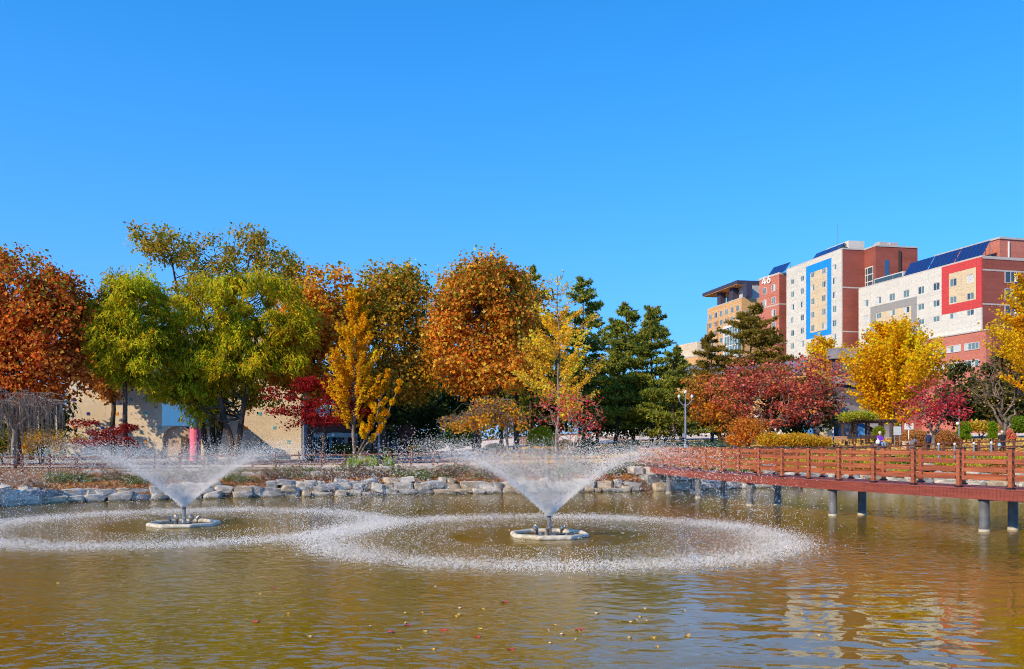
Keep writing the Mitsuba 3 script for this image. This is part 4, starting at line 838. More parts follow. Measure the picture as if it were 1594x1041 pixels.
pads('gold_shrub', 'round deep green shrub with yellow tips left of the weeping trunk', 'shrub', 84, 5, 64, [(0, 690, 26, 18), (-30, 680, 30, 24)], [(.10, .12, .02, 3), (.40, .28, .03, 2)], 3200, .16, core=.6, bushy=.1)
pads('pergola_vine', 'yellow green climbing plant on top of the dark pergola', 'plant', 85, 1322, 78, [(1318, 648, 14, 7), (1340, 645, 18, 6), (1355, 648, 12, 5)], [(.24, .28, .03, 3), (.34, .30, .03, 2), (.16, .2, .02, 1)], 2600, .15, core=.4, bushy=.15)
pads('green_bush', 'small round green bush behind the purple jacket, beside the seated person', 'shrub', 86, 1368, 78, [(1368, 672, 9, 9), (1366, 681, 9, 6)], [(.16, .2, .012, 4), (.2, .24, .02, 2)], 2000, .10, core=.9)
for k, (px, d, py, rx, ry, lab) in enumerate([(600, 70, 705, 14, 7, 'low dark green bush beside the plane trunk left of centre'), (540, 72, 700, 26, 9, 'wide dark green bush behind the dark red maple'), (770, 78, 696, 14, 5, 'low olive bush right of the tallest plane trunk'), (650, 80, 699, 14, 5, 'low olive bush below the dark clipped pine'), (910, 76, 692, 14, 10, 'small green conical bush behind the fruiting shrub'), (880, 82, 690, 10, 5, 'low ochre bush left of the pine trunks'), (985, 84, 690, 10, 5, 'low ochre bush right of the pine trunks')]):
    pads('low_bush', lab, 'shrub', 90+k, px, d, [(px, py, rx, ry), (px+rx*.6, py+1, rx*.6, ry*.8)], [(.05, .08, .02, 3), (.08, .10, .02, 2)] if k < 2 or k == 4 else [(.26, .20, .04, 3), (.34, .22, .05, 2)], 2200, .14, core=.75, bushy=.06)

# ------------------------------------------------------------------ stone bank walls
def rock(r, c, size, ax):
    v = np.array([[x, y, z] for x in (-.5, .5) for y in (-.5, .5) for z in (-.5, .5)] + [[x, y, z] for x in (-.2, .25) for y in (-.52, .5) for z in (-.5, .52)]) * (1 + .11*r.normal(size=(16, 3)))
    v[:8] *= (.80 + .2*r.random((8, 1))); v = v*np.asarray(size)*.96; v[:, 2] += v[:, 0]*.12*r.normal()*size[2]
    a = r.normal()*.10; v = v @ np.array([[1, 0, a], [0, 1, 0], [-a, 0, 1]])
    h = trimesh.convex.convex_hull(v); return np.array(h.vertices) @ ax + c, np.array(h.faces)
def stone_bank(label, line, courses, seed, x0=-99, x1=99):
    k0 = thing('stone_bank_wall', label, 'stone wall'); r = np.random.default_rng(seed)
    ln = sg.LineString(line); n = 0
    for ci, (zc, hc, back, wd) in enumerate(courses):
        s = r.random()*.6
        while s < ln.length - .6:
            wl = wd*(.55 + .95*r.random()); q = ln.interpolate(s + wl/2); q2 = ln.interpolate(min(s + wl/2 + .2, ln.length)); t = np.array([q2.x-q.x, q2.y-q.y]); 
            if np.hypot(*t) < 1e-6: break
            t /= np.hypot(*t); nrm = np.array([-t[1], t[0]])
            hh = hc*(.75+.5*r.random()); c = np.array([q.x, q.y]) + nrm*(back + .12*r.normal())
            if ci == 2 and r.random() < .5: s += wl*.97; continue
            mt = r.choice(['stone_pale', 'stone_grey', 'stone_tan', 'stone_pale', 'stone_grey'])
            part(k0, 'stone', rock(r, [c[0], c[1], zc + .06*r.normal()], [wl*1.06, .6+.3*r.random(), hh*1.08], axes(*t)), mt)
            s += wl*.97; n += 1
bank = [(-30, 27), (-24.5, 35.2), (-22.3, 38.6), (-21.2, 41.0), (-18.1, 43.2), (-13.7, 45.2), (-7, 47.5), (-.6, 49.4), (7.5, 50.8)]
stone_bank('long low wall of pale stacked boulders along the far bank behind the fountains', bank, [(.08, .42, .15, .86), (.40, .36, .40, .78), (.64, .24, .70, .62)], 5)
bank2 = [(7.9, 51.0), (13, 54), (18.4, 56), (26, 56.4), (36, 55)]
stone_bank('stone bank under and behind the footbridge at the right', bank2, [(.12, .60, .15, 1.2), (.62, .50, .7, 1.0), (1.15, .45, 1.6, .9)], 6)

# ------------------------------------------------------------------ leaf litter and bank plants
def litter(r, n, cx, fy, size, pal, up=.25):
    L = Leaves(); x, y = cx(n), fy(n); z = gz(x, y); k = z > .4; x, y, z = x[k], y[k], z[k]; n = len(x)
    L.put(np.stack([x, y, z+.02+.05*r.random(n)], 1), rdir(r, n)*[1, 1, .5], rdir(r, n)*up+[0, 0, 1], size*(.7+.7*r.random(n)), size*(.6+.5*r.random(n)), pal_pick(r, pal, n), .3)
    return L
ln = sg.LineString(bank[2:] + bank2)
def along(r, lo, hi):
    def f(n):
        s = r.random(n)*ln.length; b = lo + (hi-lo)*r.random(n); p = np.array([[q.x, q.y] for q in ln.interpolate(s)]); p2 = np.array([[q.x, q.y] for q in ln.interpolate(np.minimum(s+.3, ln.length))])
        t = p2-p; t /= np.linalg.norm(t, axis=1, keepdims=True)+1e-9; p = p + np.stack([-t[:, 1], t[:, 0]], 1)*b[:, None]; f.p = p; return p
    return f
r = np.random.default_rng(81); f = along(r, .5, 1.); f(16000); q_ = f.p; r = np.random.default_rng(81); f = along(r, .4, 10); f(16000); f.p[:7000] = q_[:7000] + (f.p[:7000]-q_[:7000])*.22; P0 = f.p
L = litter(r, 16000, lambda n: P0[:, 0], lambda n: P0[:, 1], .16, [(.34, .13, .03, 3), (.44, .20, .04, 2), (.20, .08, .03, 3), (.50, .32, .08, 1)])
single('leaf_litter', 'brown and orange fallen leaves covering the bank behind the stone wall', 'fallen leaves', L.mesh(), 'leaf', False, L.col(), kind='stuff')
r = np.random.default_rng(82); n = 9000; xx = r.random(n)*60 - 2; ya = 62 + r.random(n)*34
L = litter(r, n, lambda n: xx, lambda n: ya, .2, [(.44, .20, .03, 3), (.52, .34, .06, 2), (.28, .12, .03, 1)])
single('lawn_leaves', 'scattered fallen leaves on the yellow lawn', 'fallen leaves', L.mesh(), 'leaf', False, L.col(), kind='stuff')
# low plants between wall and fence, one tuft each
r = np.random.default_rng(83)
def tuft_into(L, x, y, h, w_, pal, n, blade=.05):
    z = G(x, y)
    b = np.stack([x + r.normal(size=n)*w_*.45, y + r.normal(size=n)*w_*.45, np.full(n, z-.02)], 1)
    L.put(b, rdir(r, n)*[.5, .5, .2]+[0, 0, 1], rdir(r, n), h*(.5+.6*r.random(n)), blade, pal_pick(r, pal, n), .1)
    m2 = int(n*1.3); hh = r.random(m2)
    L.put(np.stack([x + r.normal(size=m2)*w_*.5, y + r.normal(size=m2)*w_*.5, z + h*hh], 1), rdir(r, m2)+[0, 0, .2], rdir(r, m2)+[0, 0, .5], .15*(.6+.7*r.random(m2)), .09, pal_pick(r, pal, m2), .2)
def tuft(key, label, x, y, h, w_, pal, n, group, blade=.05):
    k0 = thing(key, label, 'plant', group); L = Leaves(); tuft_into(L, x, y, h, w_, pal, n, blade); part(k0, 'foliage', L.mesh(), 'leaf', False, L.col())
BROWNS = [(.12, .07, .04, 3), (.08, .05, .035, 3), (.17, .09, .04, 2)]; GRN = [(.06, .09, .022, 3), (.10, .12, .025, 2), (.16, .12, .03, 1)]; YLW = [(.42, .36, .03, 3), (.26, .30, .03, 2), (.16, .2, .03, 1)]
L = Leaves()
for q in range(120):
    s = 1 + (ln.length*.6)*q/120 + r.random()*.6; a = ln.interpolate(s); b_ = 1.6 + 4.2*r.random()
    tuft_into(L, a.x - b_*.25, a.y + b_, .2+.4*r.random(), .5+.45*r.random(), BROWNS if r.random() < .66 else GRN, 70)
single('undergrowth', 'brown and green undergrowth on the slope between the stone wall and the fence', 'undergrowth', L.mesh(), 'leaf', False, L.col(), kind='stuff')
L = Leaves()
for q in range(70):
    s = ln.length*.60 + (ln.length*.40)*q/70; a = ln.interpolate(s); b_ = 1.2 + 2.6*r.random()
    tuft_into(L, a.x - .2*b_, a.y + b_, .3+.35*r.random(), .5+.3*r.random(), YLW if r.random() < .75 else GRN, 80)
single('ground_cover', 'low yellow green plants behind the bridge railing above the right hand stone bank', 'ground cover', L.mesh(), 'leaf', False, L.col(), kind='stuff')
for (px, d), lab in zip([(548, 54), (560, 54.5), (580, 54.5), (604, 55)], ('leftmost of the upright fresh green plants in front of the fence', 'second from the left of the upright fresh green plants by the fence', 'third from the left of the upright fresh green plants by the fence', 'rightmost of the upright fresh green plants in front of the fence')):
    tuft('leafy_plant', lab, X_at(px, d), d, .95, .25, [(.16, .24, .02, 3), (.3, .32, .03, 1)], 60, 'fresh green plants by the fence', .09)
tuft('yellow_plant', 'bright yellow plant by the fence at the far right', X_at(1551, 58.5), 58.5, .5, .35, [(.6, .45, .02, 3), (.4, .4, .03, 1)], 90, None)
# low sandstone edging strips on the left bank
for lab, y0, z0, xs in (('long low stone kerb on the left bank, lower of two', 50.0, .0, (-21, -6)), ('long low stone kerb on the left bank, upper of two', 53.0, .1, (-24, -2))):
    k0 = thing('stone_kerb', lab, 'kerb'); x = xs[0]
    while x < xs[1]:
        yy_ = y0 + (x+12)*.27; ax = axes(1, .27); q = MB().cbox([x+.6, yy_, G(x+.6, yy_)+.12], [1.17, .28, .34], ax, .03)
        part(k0, 'kerb_stone', q.mesh(), r.choice(['stone_pale', 'stone_tan'])); x += 1.2

# ------------------------------------------------------------------ fences
def fence(label, line, posts, rails, h, mt='fence_wood', pw=.13, spacing=1.4):
    k0 = thing('wooden_fence', label, 'fence'); ls = sg.LineString(line); n = int(ls.length/spacing); pts = []
    for i in range(n+1):
        q = ls.interpolate(i*ls.length/n); pts.append(np.array([q.x, q.y, G(q.x, q.y)]))
    for i, p in enumerate(pts):
        t = pts[min(i+1, n)] - pts[max(i-1, 0)]
        pk = part(k0, 'post', MB().cbox(p+[0, 0, h/2-.1], [pw, pw, h+.2], axes(t[0], t[1]), .012).mesh(), mt)
        part(pk, 'cap', MB().cbox(p+[0, 0, h+.02], [pw+.05, pw+.05, .045], axes(t[0], t[1]), .01).mesh(), mt)
        if i < n:
            d = pts[i+1] - p; L = np.linalg.norm(d); u = d/L; ax = np.array([u, np.cross([0, 0, 1.], u)/np.linalg.norm(np.cross([0, 0, 1.], u)), [0, 0, 1.]])
            ax[2] = np.cross(ax[0], ax[1])
            for z in rails: part(k0, 'rail', MB().cbox(p + d/2 + [0, 0, z], [L-pw, .055, .10], ax, .01).mesh(), mt)
fence('long brown two rail wooden fence in front of the beige hall and the trees', [(-29.5, 50.5), (-21, 53.5), (-12, 56.5), (-3, 57.6), (3, 57.8), (7.6, 57.6)], 0, (.5, .92), 1.1)
fence('dark brown wooden fence along the path behind the footbridge at the right', [(9.8, 58.0), (17, 60.0), (25, 61), (40, 62)], 0, (.45, .80), .95, spacing=1.25)

# ------------------------------------------------------------------ footbridge
DECK = 1.36
by = np.array([26.9, 28.5, 30.2, 31.9, 33.6, 35.3, 36.9, 38.4, 40.8, 42.4, 44.4, 47.1, 55]); bx_ = np.array([15.0, 14.27, 13.54, 12.89, 12.3, 11.68, 11.09, 10.51, 10.0, 9.70, 9.43, 9.0, 8.0])
cf = np.polyfit(by, bx_, 3)
ys = np.linspace(57.5, 17, 200); xs = np.polyval(cf, ys)
near = sg.LineString(np.stack([xs, ys], 1)); W_ = 1.85
far = near.offset_curve(W_); far = far if far.coords[0][0] > near.coords[0][0] else near.offset_curve(-W_)
fc = np.array(far.coords); far = sg.LineString(fc if fc[0][1] > fc[-1][1] else fc[::-1])
br = thing('footbridge', 'brown timber footbridge with slatted railings on round grey piles', 'footbridge')
def frame(ls, s):
    p = ls.interpolate(s); q = ls.interpolate(min(s+.05, ls.length)); o_ = ls.interpolate(max(s-.05, 0)); t = np.array([q.x-o_.x, q.y-o_.y]); t /= np.hypot(*t)
    return np.array([p.x, p.y]), t
# align posts to the surveyed one at y = 26.9
s0 = near.project(sg.Point(np.polyval(cf, 26.9), 26.9)) % 1.78
for side, ls in (('near', near), ('far', far)):
    ss = np.arange(s0, ls.length, 1.78); prev = None; sgn = 1 if side == 'near' else -1
    for s in ss:
        p, t = frame(ls, s); nrm = np.array([-t[1], t[0]]); c = (near if side == 'far' else far).interpolate(s); 
        inn = np.array([c.x, c.y]) - p; inn /= np.hypot(*inn); p = p + inn*.09
        pk = part(br, 'post', MB().cbox([p[0], p[1], DECK+.61], [.135, .135, 1.24], axes(*t), .012).mesh(), 'rail_wood')
        part(pk, 'cap', MB().cbox([p[0], p[1], DECK+1.25], [.165, .165, .03], axes(*t), .008).mesh(), 'dark_metal')
        part(pk, 'base_plate', MB().cbox([p[0], p[1], DECK+.035], [.2, .2, .05], axes(*t), .008).mesh(), 'dark_metal')
        if prev is not None:
            a, b = prev, p; d = b-a; L = np.hypot(*d); u = d/L; ax = axes(*u); bm = MB()
            for zr_ in (.32, .57, .83, 1.08):
                part(br, 'rail', MB().cbox([*(a+b)/2, DECK+zr_], [L-.17, .04, .125], ax, .008).mesh(), 'rail_wood' if RNG.random() < .6 else 'rail_wood_b')
                for e in (.095, L-.095): bm.box([*(a+u*e), DECK+zr_], [.05, .075, .085], ax)
            part(br, 'brackets', bm.mesh(), 'dark_metal', kind='stuff')
        prev = p
mid = sg.LineString((np.array([[q.x, q.y] for q in near.interpolate(np.linspace(0, 1, 120), normalized=True)]) + np.array([[q.x, q.y] for q in far.interpolate(np.linspace(0, 1, 120), normalized=True)]))/2)
dk, fb_n, fb_f = MB(), MB(), MB()
for s in np.arange(.07, mid.length, .148):
    p, t = frame(mid, s); dk.box([*p, DECK-.02+.003*RNG.random()], [.14, W_+.02, .04], axes(*t))
for ls, fbm_ in ((near, fb_n), (far, fb_f)):
    for s in np.arange(.07, ls.length, .135):
        p, t = frame(ls, s); c = mid.interpolate(mid.project(sg.Point(*p))); o_ = p - np.array([c.x, c.y]); o_ /= np.hypot(*o_)
        fbm_.box([*(p + o_*(.028+.004*RNG.random())), DECK-.195], [.128, .03, .30], axes(*t))
part(br, 'deck_boards', dk.mesh(), 'deck_wood', kind='stuff'); part(br, 'fascia_boards', fb_n.mesh(), 'fascia_wood', kind='stuff'); part(br, 'fascia_boards', fb_f.mesh(), 'fascia_wood', kind='stuff')
m = MB()
for ls in (near, far):
    s = 0
    while s < ls.length-.5:
        p, t = frame(ls, s+.5); c = mid.interpolate(mid.project(sg.Point(*p))); i_ = np.array([c.x, c.y])-p; i_ /= np.hypot(*i_)
        m.box([*(p+i_*.3), DECK-.19], [1.02, .1, .26], axes(*t)); s += 1.0
part(br, 'beam', m.mesh(), 'dark_metal')
for y in (21.5, 27.75, 33.9, 39.5, 45.0, 49.6):
    s = near.project(sg.Point(np.polyval(cf, y), y)); pn, t = frame(near, s); q = far.interpolate(far.project(sg.Point(*pn))); pf = np.array([q.x, q.y]); u = (pf-pn)/np.hypot(*(pf-pn))
    for e in (.22, W_-.25):
        c = pn + u*e; v, f = lathe([(0, -1.2), (.15, -1.2), (.15, DECK-.33), (0, DECK-.33)], 20)
        pk = part(br, 'pile', (v+[*c, 0], f), 'pile_grey', 40)
        v, f = lathe([(.151, -.1), (.165, -.1), (.165, .07), (.151, .07)], 20); part(pk, 'collar', (v+[*c, 0], f), 'pile_base', 40)
    part(br, 'crosshead', MB().box([*(pn+pf)/2, DECK-.36], [.2, W_-.1, .08], axes(*t)).mesh(), 'dark_metal')

# ------------------------------------------------------------------ fountains
def flight(r, n, R, sp=2.1):
    """Drops on their way: launched from the nozzle's slit, slowed by the air, caught at random moments."""
    th = np.radians(46.5 + sp*r.normal(size=n)); v0 = 9.35*np.sqrt(R/7.3)*(1 + .045*r.normal(size=n)) ; drag = .055*np.exp(.42*r.normal(size=n)); az = r.random(n)*2*np.pi
    jet = np.round(az/(2*np.pi)*72)/72*2*np.pi; az = np.where(r.random(n) < .45, jet + .018*r.normal(size=n), az)
    x = np.full(n, .05); z = np.full(n, .60); vx, vz = v0*np.cos(th), v0*np.sin(th); tt = r.random(n)*1.62; dt = .012
    X = x.copy(); Z = z.copy(); SP = vx.copy(); land = np.full(n, np.nan)
    t = 0.
    while t < 1.7:
        sp = np.hypot(vx, vz); vx = vx - drag*sp*vx*dt; vz = vz - (9.81 + drag*sp*vz)*dt; x = x + vx*dt; z = z + vz*dt; t += dt
        hit = (z < 0) & np.isnan(land); land[hit] = x[hit]
        c = tt >= t; X = np.where(c, x, X); Z = np.where(c, z, Z)
    wob = 1 + .012*r.normal(size=n); land = np.where(np.isnan(land), x, land)
    return np.stack([X*wob*np.cos(az), X*wob*np.sin(az), Z + .02*r.normal(size=n)], 1), X, tt, land, az
TET = np.array([[1, 1, 1], [1, -1, -1], [-1, 1, -1], [-1, -1, 1.]])/1.2
TETF = np.array([[0, 1, 2], [0, 3, 1], [0, 2, 3], [1, 3, 2]])
def drops(r, P, rad):
    n = len(P); q = r.normal(size=(n, 4)); q /= np.linalg.norm(q, axis=1, keepdims=True); a, b, c, d = q.T
    M = np.stack([1-2*(c*c+d*d), 2*(b*c-a*d), 2*(b*d+a*c), 2*(b*c+a*d), 1-2*(b*b+d*d), 2*(c*d-a*b), 2*(b*d-a*c), 2*(c*d+a*b), 1-2*(b*b+c*c)], 1).reshape(n, 3, 3)
    v = np.einsum('nij,kj->nki', M, TET)*rad[:, None, None] + P[:, None]
    return v.reshape(-1, 3), (np.arange(n)[:, None, None]*4 + TETF).reshape(-1, 3)
def fountain(label, cx, cy, R, seed, nd):
    r = np.random.default_rng(seed); k0 = thing('fountain', label, 'fountain'); C = np.array([cx, cy, 0.])
    # octagonal float of eight tube sections
    Rf, tr = 1.14, .078
    cs = [np.array([Rf*math.cos(a), Rf*math.sin(a), .05]) for a in (np.arange(8)+.5)*np.pi/4 + .12]
    for k in range(8):
        a, b = cs[k], cs[(k+1) % 8]; u = (b-a)/np.linalg.norm(b-a)
        part(k0, 'float_section', MB().tube([C+a-u*.02, C+a+u*.03, C+b-u*.03, C+b+u*.02], [tr*.8, tr, tr, tr*.8], 12).mesh(), 'float_white', 40)
    m = MB()
    for k in range(4):
        a = cs[2*k]*.98; m.tube([C+a+[0, 0, .0], C+[0, 0, .02]], .035, 6)
    part(k0, 'spokes', m.mesh(), 'steel')
    v, f = lathe([(0, -.4), (.16, -.4), (.16, .10), (.085, .12), (.062, .30), (.075, .31), (.075, .34), (.062, .35), (.062, .60), (.05, .60), (0, .57)], 20)
    nz = part(k0, 'nozzle', (v+C, f), 'steel', 40)
    v, f = lathe([(.0625, .56), (.074, .56), (.074, .605), (.0625, .605)], 20); part(nz, 'nozzle_rim', (v+C, f), 'dark_metal', 40)
    for k in range(6):
        a = k*np.pi/3 + .4; c = C + [.42*math.cos(a), .42*math.sin(a), 0]
        lp = part(k0, 'lamp', MB().tube([c+[0, 0, .20], c+[.03*math.cos(a), .03*math.sin(a), .24], c+[.09*math.cos(a), .09*math.sin(a), .30]], [.055, .07, .06], 10).mesh(), 'steel', 40)
        part(lp, 'stand', MB().tube([c+[0, 0, -.1], c+[0, 0, .21]], .022, 6).mesh(), 'dark_metal')
        v, f = lathe([(0, -.2), (.06, -.2), (.06, .10), (0, .12)], 10); part(k0, 'motor', (v+c*[1, 1, 0]*1.0+(C-c)*[.35, .35, 0], f), 'steel', 40)
    # water in the air
    P, X, tt, land, az = flight(r, nd, R)
    ok = (P[:, 2] > 0) & (X < R*1.25)
    rad = (.0062 + .0070*r.random(nd)**2.5) * np.clip(.6 + X/R*.7, .6, 1.2)
    V, Fc = drops(r, P[ok]+C, rad[ok])
    part(k0, 'spray', (V, Fc), 'water_drop', False, label='cone of white water drops in the air', kind='stuff')
    n2 = int(nd*1.25); P, X, tt, land, az = flight(r, n2*4, R, 1.5); ok = np.where(tt < .78*(.25+.75*r.random(len(tt))))[0][:n2]
    V, Fc = drops(r, P[ok]+C+.012*r.normal(size=(len(ok), 3))*np.clip(X[ok], .2, 3)[:, None], .0046+.0036*r.random(len(ok))); part(k0, 'fine_spray', (V, Fc), 'water_drop', False, label='fine white mist of the rising jet', kind='stuff')
    # splashes where it lands
    n3 = int(nd*1.6); land = R*np.where(r.random(n3) < .86, .955 + .045*r.normal(size=n3) - .095*np.abs(r.normal(size=n3)), .4+.55*r.random(n3)); az = r.random(n3)*2*np.pi
    ca_ = np.stack([np.cos(az)*3.2, np.sin(az)*3.2, az*0+seed], 1); land = land*(1 + .07*(meshkit.fbm(ca_, 3, 7)-.5)); land = np.where(r.random(n3) < .35 + 1.3*meshkit.noise(ca_*2.3, 8), land, .1)
    h = np.abs(r.normal(size=n3))*.075*np.clip((land/R), .2, 1)
    P = np.stack([land*np.cos(az), land*np.sin(az), .012 + h], 1); ok = land > .9
    V, Fc = drops(r, (P+C)[ok], (.0050+.0075*r.random(n3)**2)[ok]); part(k0, 'splash_ring', (V, Fc), 'water_drop', False, label='white ring of splashes on the pond', kind='stuff')
fountain('nearer pond fountain with its white cone of spray, right of the other one', *FOUNT[0], 7.6, 101, 34000)
fountain('farther pond fountain with its white cone of spray, at the left', *FOUNT[1], 7.4, 102, 32000)

# ------------------------------------------------------------------ things floating on the pond
r = np.random.default_rng(120)
def leaf_shape(s, z, x, y, rot):
    an = np.linspace(0, 2*np.pi, 10, endpoint=False); rr = s*(.5+.18*np.cos(5*an)); v = np.stack([x+rr*np.cos(an+rot), y+rr*np.sin(an+rot), z + .012*np.cos(2*an)], 1)
    return np.vstack([v, [x, y, z+.006]]), [[k, (k+1) % 10, 10] for k in range(10)]
mat('leaf_red', (.50, .06, .03), .5); mat('leaf_gold', (.66, .40, .05), .5); mat('leaf_tan', (.62, .46, .24), .5)
spots = [(609, 984, 'r'), (634, 973, 'r'), (690, 980, 'r'), (744, 992, 'r'), (795, 1011, 'r'), (902, 980, 'r'), (399, 968, 'r'), (997, 960, 'g'), (1005, 966, 'g'), (990, 965, 't')]
for q in range(26): spots.append((560 + r.random()*520, 945 + 75*r.random()**1.2, 'gt'[r.integers(2)]))
for q in range(14): spots.append((60 + r.random()*1400, 905 + 110*r.random(), 'gtr'[r.integers(3)]))
for px, py, c in spots:
    d = F*EYE/(py-HY); x = X_at(px, d); nm = {'r': 'red', 'g': 'golden yellow', 't': 'pale tan'}[c]
    single('floating_leaf', f'{nm} fallen leaf floating on the brown pond in the foreground', 'leaf', leaf_shape((.11 if c == 'r' else .06)*(.8+.5*r.random()), float(wave(np.array([x]), np.array([d]))[0])+.012, x, d, r.random()*6), {'r': 'leaf_red', 'g': 'leaf_gold', 't': 'leaf_tan'}[c], group=f'{nm} leaves floating on the pond')

# ------------------------------------------------------------------ far belt of wood that closes the view under the crowns
r = np.random.default_rng(140); L = Leaves(); n = 18000
xx = -120 + 260*r.random(n); yy_ = 205 + 14*r.random(n); hmax = 5.5 + 5*meshkit.fbm(np.stack([xx*.06, xx*0, xx*0], 1), 3, 4)
zz = gz(xx, yy_) + hmax*r.random(n)**.8
L.put(np.stack([xx, yy_, zz], 1), rdir(r, n), rdir(r, n)+[0, -.3, .5], .9, .75, pal_pick(r, [(.05, .075, .02, 4), (.10, .10, .02, 2), (.22, .13, .03, 1.5), (.30, .20, .03, .6)], n)*(.7+.6*meshkit.noise(np.stack([xx*.15, zz*.2, 0*xx], 1), 5))[:, None], .2)
single('far_wood', 'far belt of mixed dark and autumn trees behind the park', 'trees', L.mesh(), 'leaf', False, L.col(), kind='stuff')

# ------------------------------------------------------------------ street furniture
def at(px, d): return X_at(px, d), d, G(X_at(px, d), d)
x, y, z = at(1067, 62.0); zt = Z_at(628, 62)
lp = thing('lamp_post', 'blue grey lamp post with two upturned arms beside the footbridge', 'lamp post')
part(lp, 'pole', MB().tube([[x, y, z-.1], [x, y, z+.9], [x, y, z+1.0], [x, y, zt]], [.11, .11, .075, .06], 12).mesh(), 'lamp_metal', 40)
part(lp, 'control_box', MB().cbox([x-.12, y-.1, z+1.55], [.22, .16, .3], ch=.02).mesh(), 'lamp_metal')
for s in (-1, 1):
    ar = part(lp, 'arm', MB().tube([[x, y, zt-.15], [x+s*.25, y, zt-.02], [x+s*.42, y, zt+.2], [x+s*.45, y, zt+.42]], .03, 8).mesh(), 'lamp_metal', 40)
    v, f = lathe([(0, 0), (.07, .02), (.10, .12), (.05, .22), (0, .24)], 14); part(ar, 'lamp_head', (v+[x+s*.45, y, zt+.4], f), 'white_paint', 40)
part(lp, 'finial', MB().tube([[x, y, zt], [x, y, zt+.75]], [.04, .03], 8).mesh(), 'lamp_metal')
v, f = lathe([(0, 0), (.09, .03), (.11, .12), (0, .26)], 14); part(lp, 'top_lamp', (v+[x, y, zt+.72], f), 'white_paint', 40)
x, y, z = at(590, 67); zt = Z_at(622, 67)
lp = thing('lamp_post', 'grey lamp post with white globes in front of the golden green plane tree', 'lamp post')
part(lp, 'pole', MB().tube([[x, y, z-.1], [x, y, zt]], [.10, .07], 12).mesh(), 'lamp_metal', 40)
v, f = ellipsoid([x, y, zt+.16], [.14, .14, .16]); part(lp, 'globe', (v, f), 'white_paint', 60)
v, f = ellipsoid([x-.16, y-.05, Z_at(675, 67)], [.13, .13, .15]); part(lp, 'globe', (v, f), 'white_paint', 60)
x, y, z = at(1493, 74); zt = Z_at(655, 74)
lp = thing('lamp_post', 'thin pale green pole with a white lamp in front of the clipped pine', 'lamp post')
part(lp, 'pole', MB().tube([[x, y, z-.1], [x, y, zt+1.0]], .05, 10).mesh(), 'lamp_metal', 40)
v, f = ellipsoid([x-.12, y, zt-.2], [.15, .15, .15]); part(lp, 'globe', (v, f), 'white_paint', 60)
for px, py, lab in ((88, 628, 'white T shaped lamp beside the left end of the beige hall'), (60, 634, 'thin white T shaped lamp behind the weeping tree')):
    x, y, z = at(px, 68); lp = thing('lamp_post', lab, 'lamp post'); zt = Z_at(py, 68)
    part(lp, 'pole', MB().tube([[x, y, z-.1], [x, y, zt]], .05, 10).mesh(), 'white_paint', 40)
    part(lp, 'crossbar', MB().cbox([x, y, zt+.05], [.55, .16, .10], ch=.03).mesh(), 'white_paint')
# bollard lights along the right hand fence
for k, (px, py) in enumerate([(1461, 689), (1486, 689), (1516, 688), (1543, 687)]):
    x, y, z = at(px, 58.9); zt = Z_at(py, 58.9); z0 = min(z, zt-.4)
    lb = thing('bollard_light', ['pale bollard light left of the bridge post, nearest to the bare red tree trunk', 'pale bollard light below the thin lamp pole', 'pale bollard light left of the small olive tree', 'pale bollard light nearest to the person in black'][k], 'bollard light', 'bollard lights by the right hand fence')
    v, f = lathe([(0, 0), (.07, 0), (.06, zt-z0-.12), (0, zt-z0-.12)], 12); part(lb, 'post', (v+[x, y, z0], f), 'lamp_metal', 40)
    v, f = lathe([(0, 0), (.08, .01), (.09, .10), (.03, .14), (0, .14)], 12); part(lb, 'cap', (v+[x, y, zt-.13], f), 'white_paint', 40)
# signs
x, y, z = at(1415, 66); sb = thing('sign_board', 'white sign on a post with red lettering over blue lettering', 'sign'); zs, ze = Z_at(668.3, 66), Z_at(658.0, 66)
hw = 14*66/F/2; part(sb, 'board', MB().cbox([x, y, (zs+ze)/2], [2*hw, .05, ze-zs], ch=.012).mesh(), 'sign_face')
part(sb, 'post', MB().tube([[x, y+.05, z-.1], [x, y+.05, zs+.1]], .04, 8).mesh(), 'white_paint')
def glyphs(r, n, x0, x1, zc, h, yq):
    m = MB(); w_ = (x1-x0)/n
    for k in range(n):
        cx = x0 + (k+.5)*w_; q = w_*.36
        for _ in range(3):
            if r.random() < .6: m.box([cx, yq, zc + (r.random()-.5)*h*.8], [2*q, .008, h*.15])
        m.box([cx + (r.random()-.5)*q, yq-.002, zc], [h*.15, .008, h])
    return m.mesh()
r = np.random.default_rng(9)
part(sb, 'red_lettering', glyphs(r, 5, x-hw*.75, x+hw*.75, zs+(ze-zs)*.64, (ze-zs)*.30, y-.031), 'print_red'); part(sb, 'blue_lettering', glyphs(r, 9, x-hw*.75, x+hw*.75, zs+(ze-zs)*.25, (ze-zs)*.12, y-.031), 'print_blue')
x, y, z = at(1397, 65); sb = thing('notice_board', 'grey notice board on thin legs between the seated person and the white sign', 'notice board'); zs, ze = Z_at(677, 65), Z_at(663.5, 65)
part(sb, 'board', MB().cbox([x, y, (zs+ze)/2], [.56, .05, ze-zs], ch=.02).mesh(), 'curtain_pale')
for s in (-1, 1): part(sb, 'leg', MB().tube([[x+s*.2, y+.04, z-.1], [x+s*.2, y+.04, ze-.05]], .025, 6).mesh(), 'lamp_metal')
x, y, z = at(74, 46.5); sb = thing('stone_marker', 'grey stone block with pale lettering on the bank at the left edge', 'stone marker'); zs = Z_at(760, 46.5); ze = Z_at(738, 46.5)
part(sb, 'block', MB().cbox([x+.15, y+.3, (zs+ze)/2-.1], [.78, .4, ze-zs+.2], ch=.04).mesh(), 'pile_grey')
part(sb, 'lettering', glyphs(r, 2, x-.02, x+.32, zs+(ze-zs)*.62, .2, y+.093), 'curtain_pale')
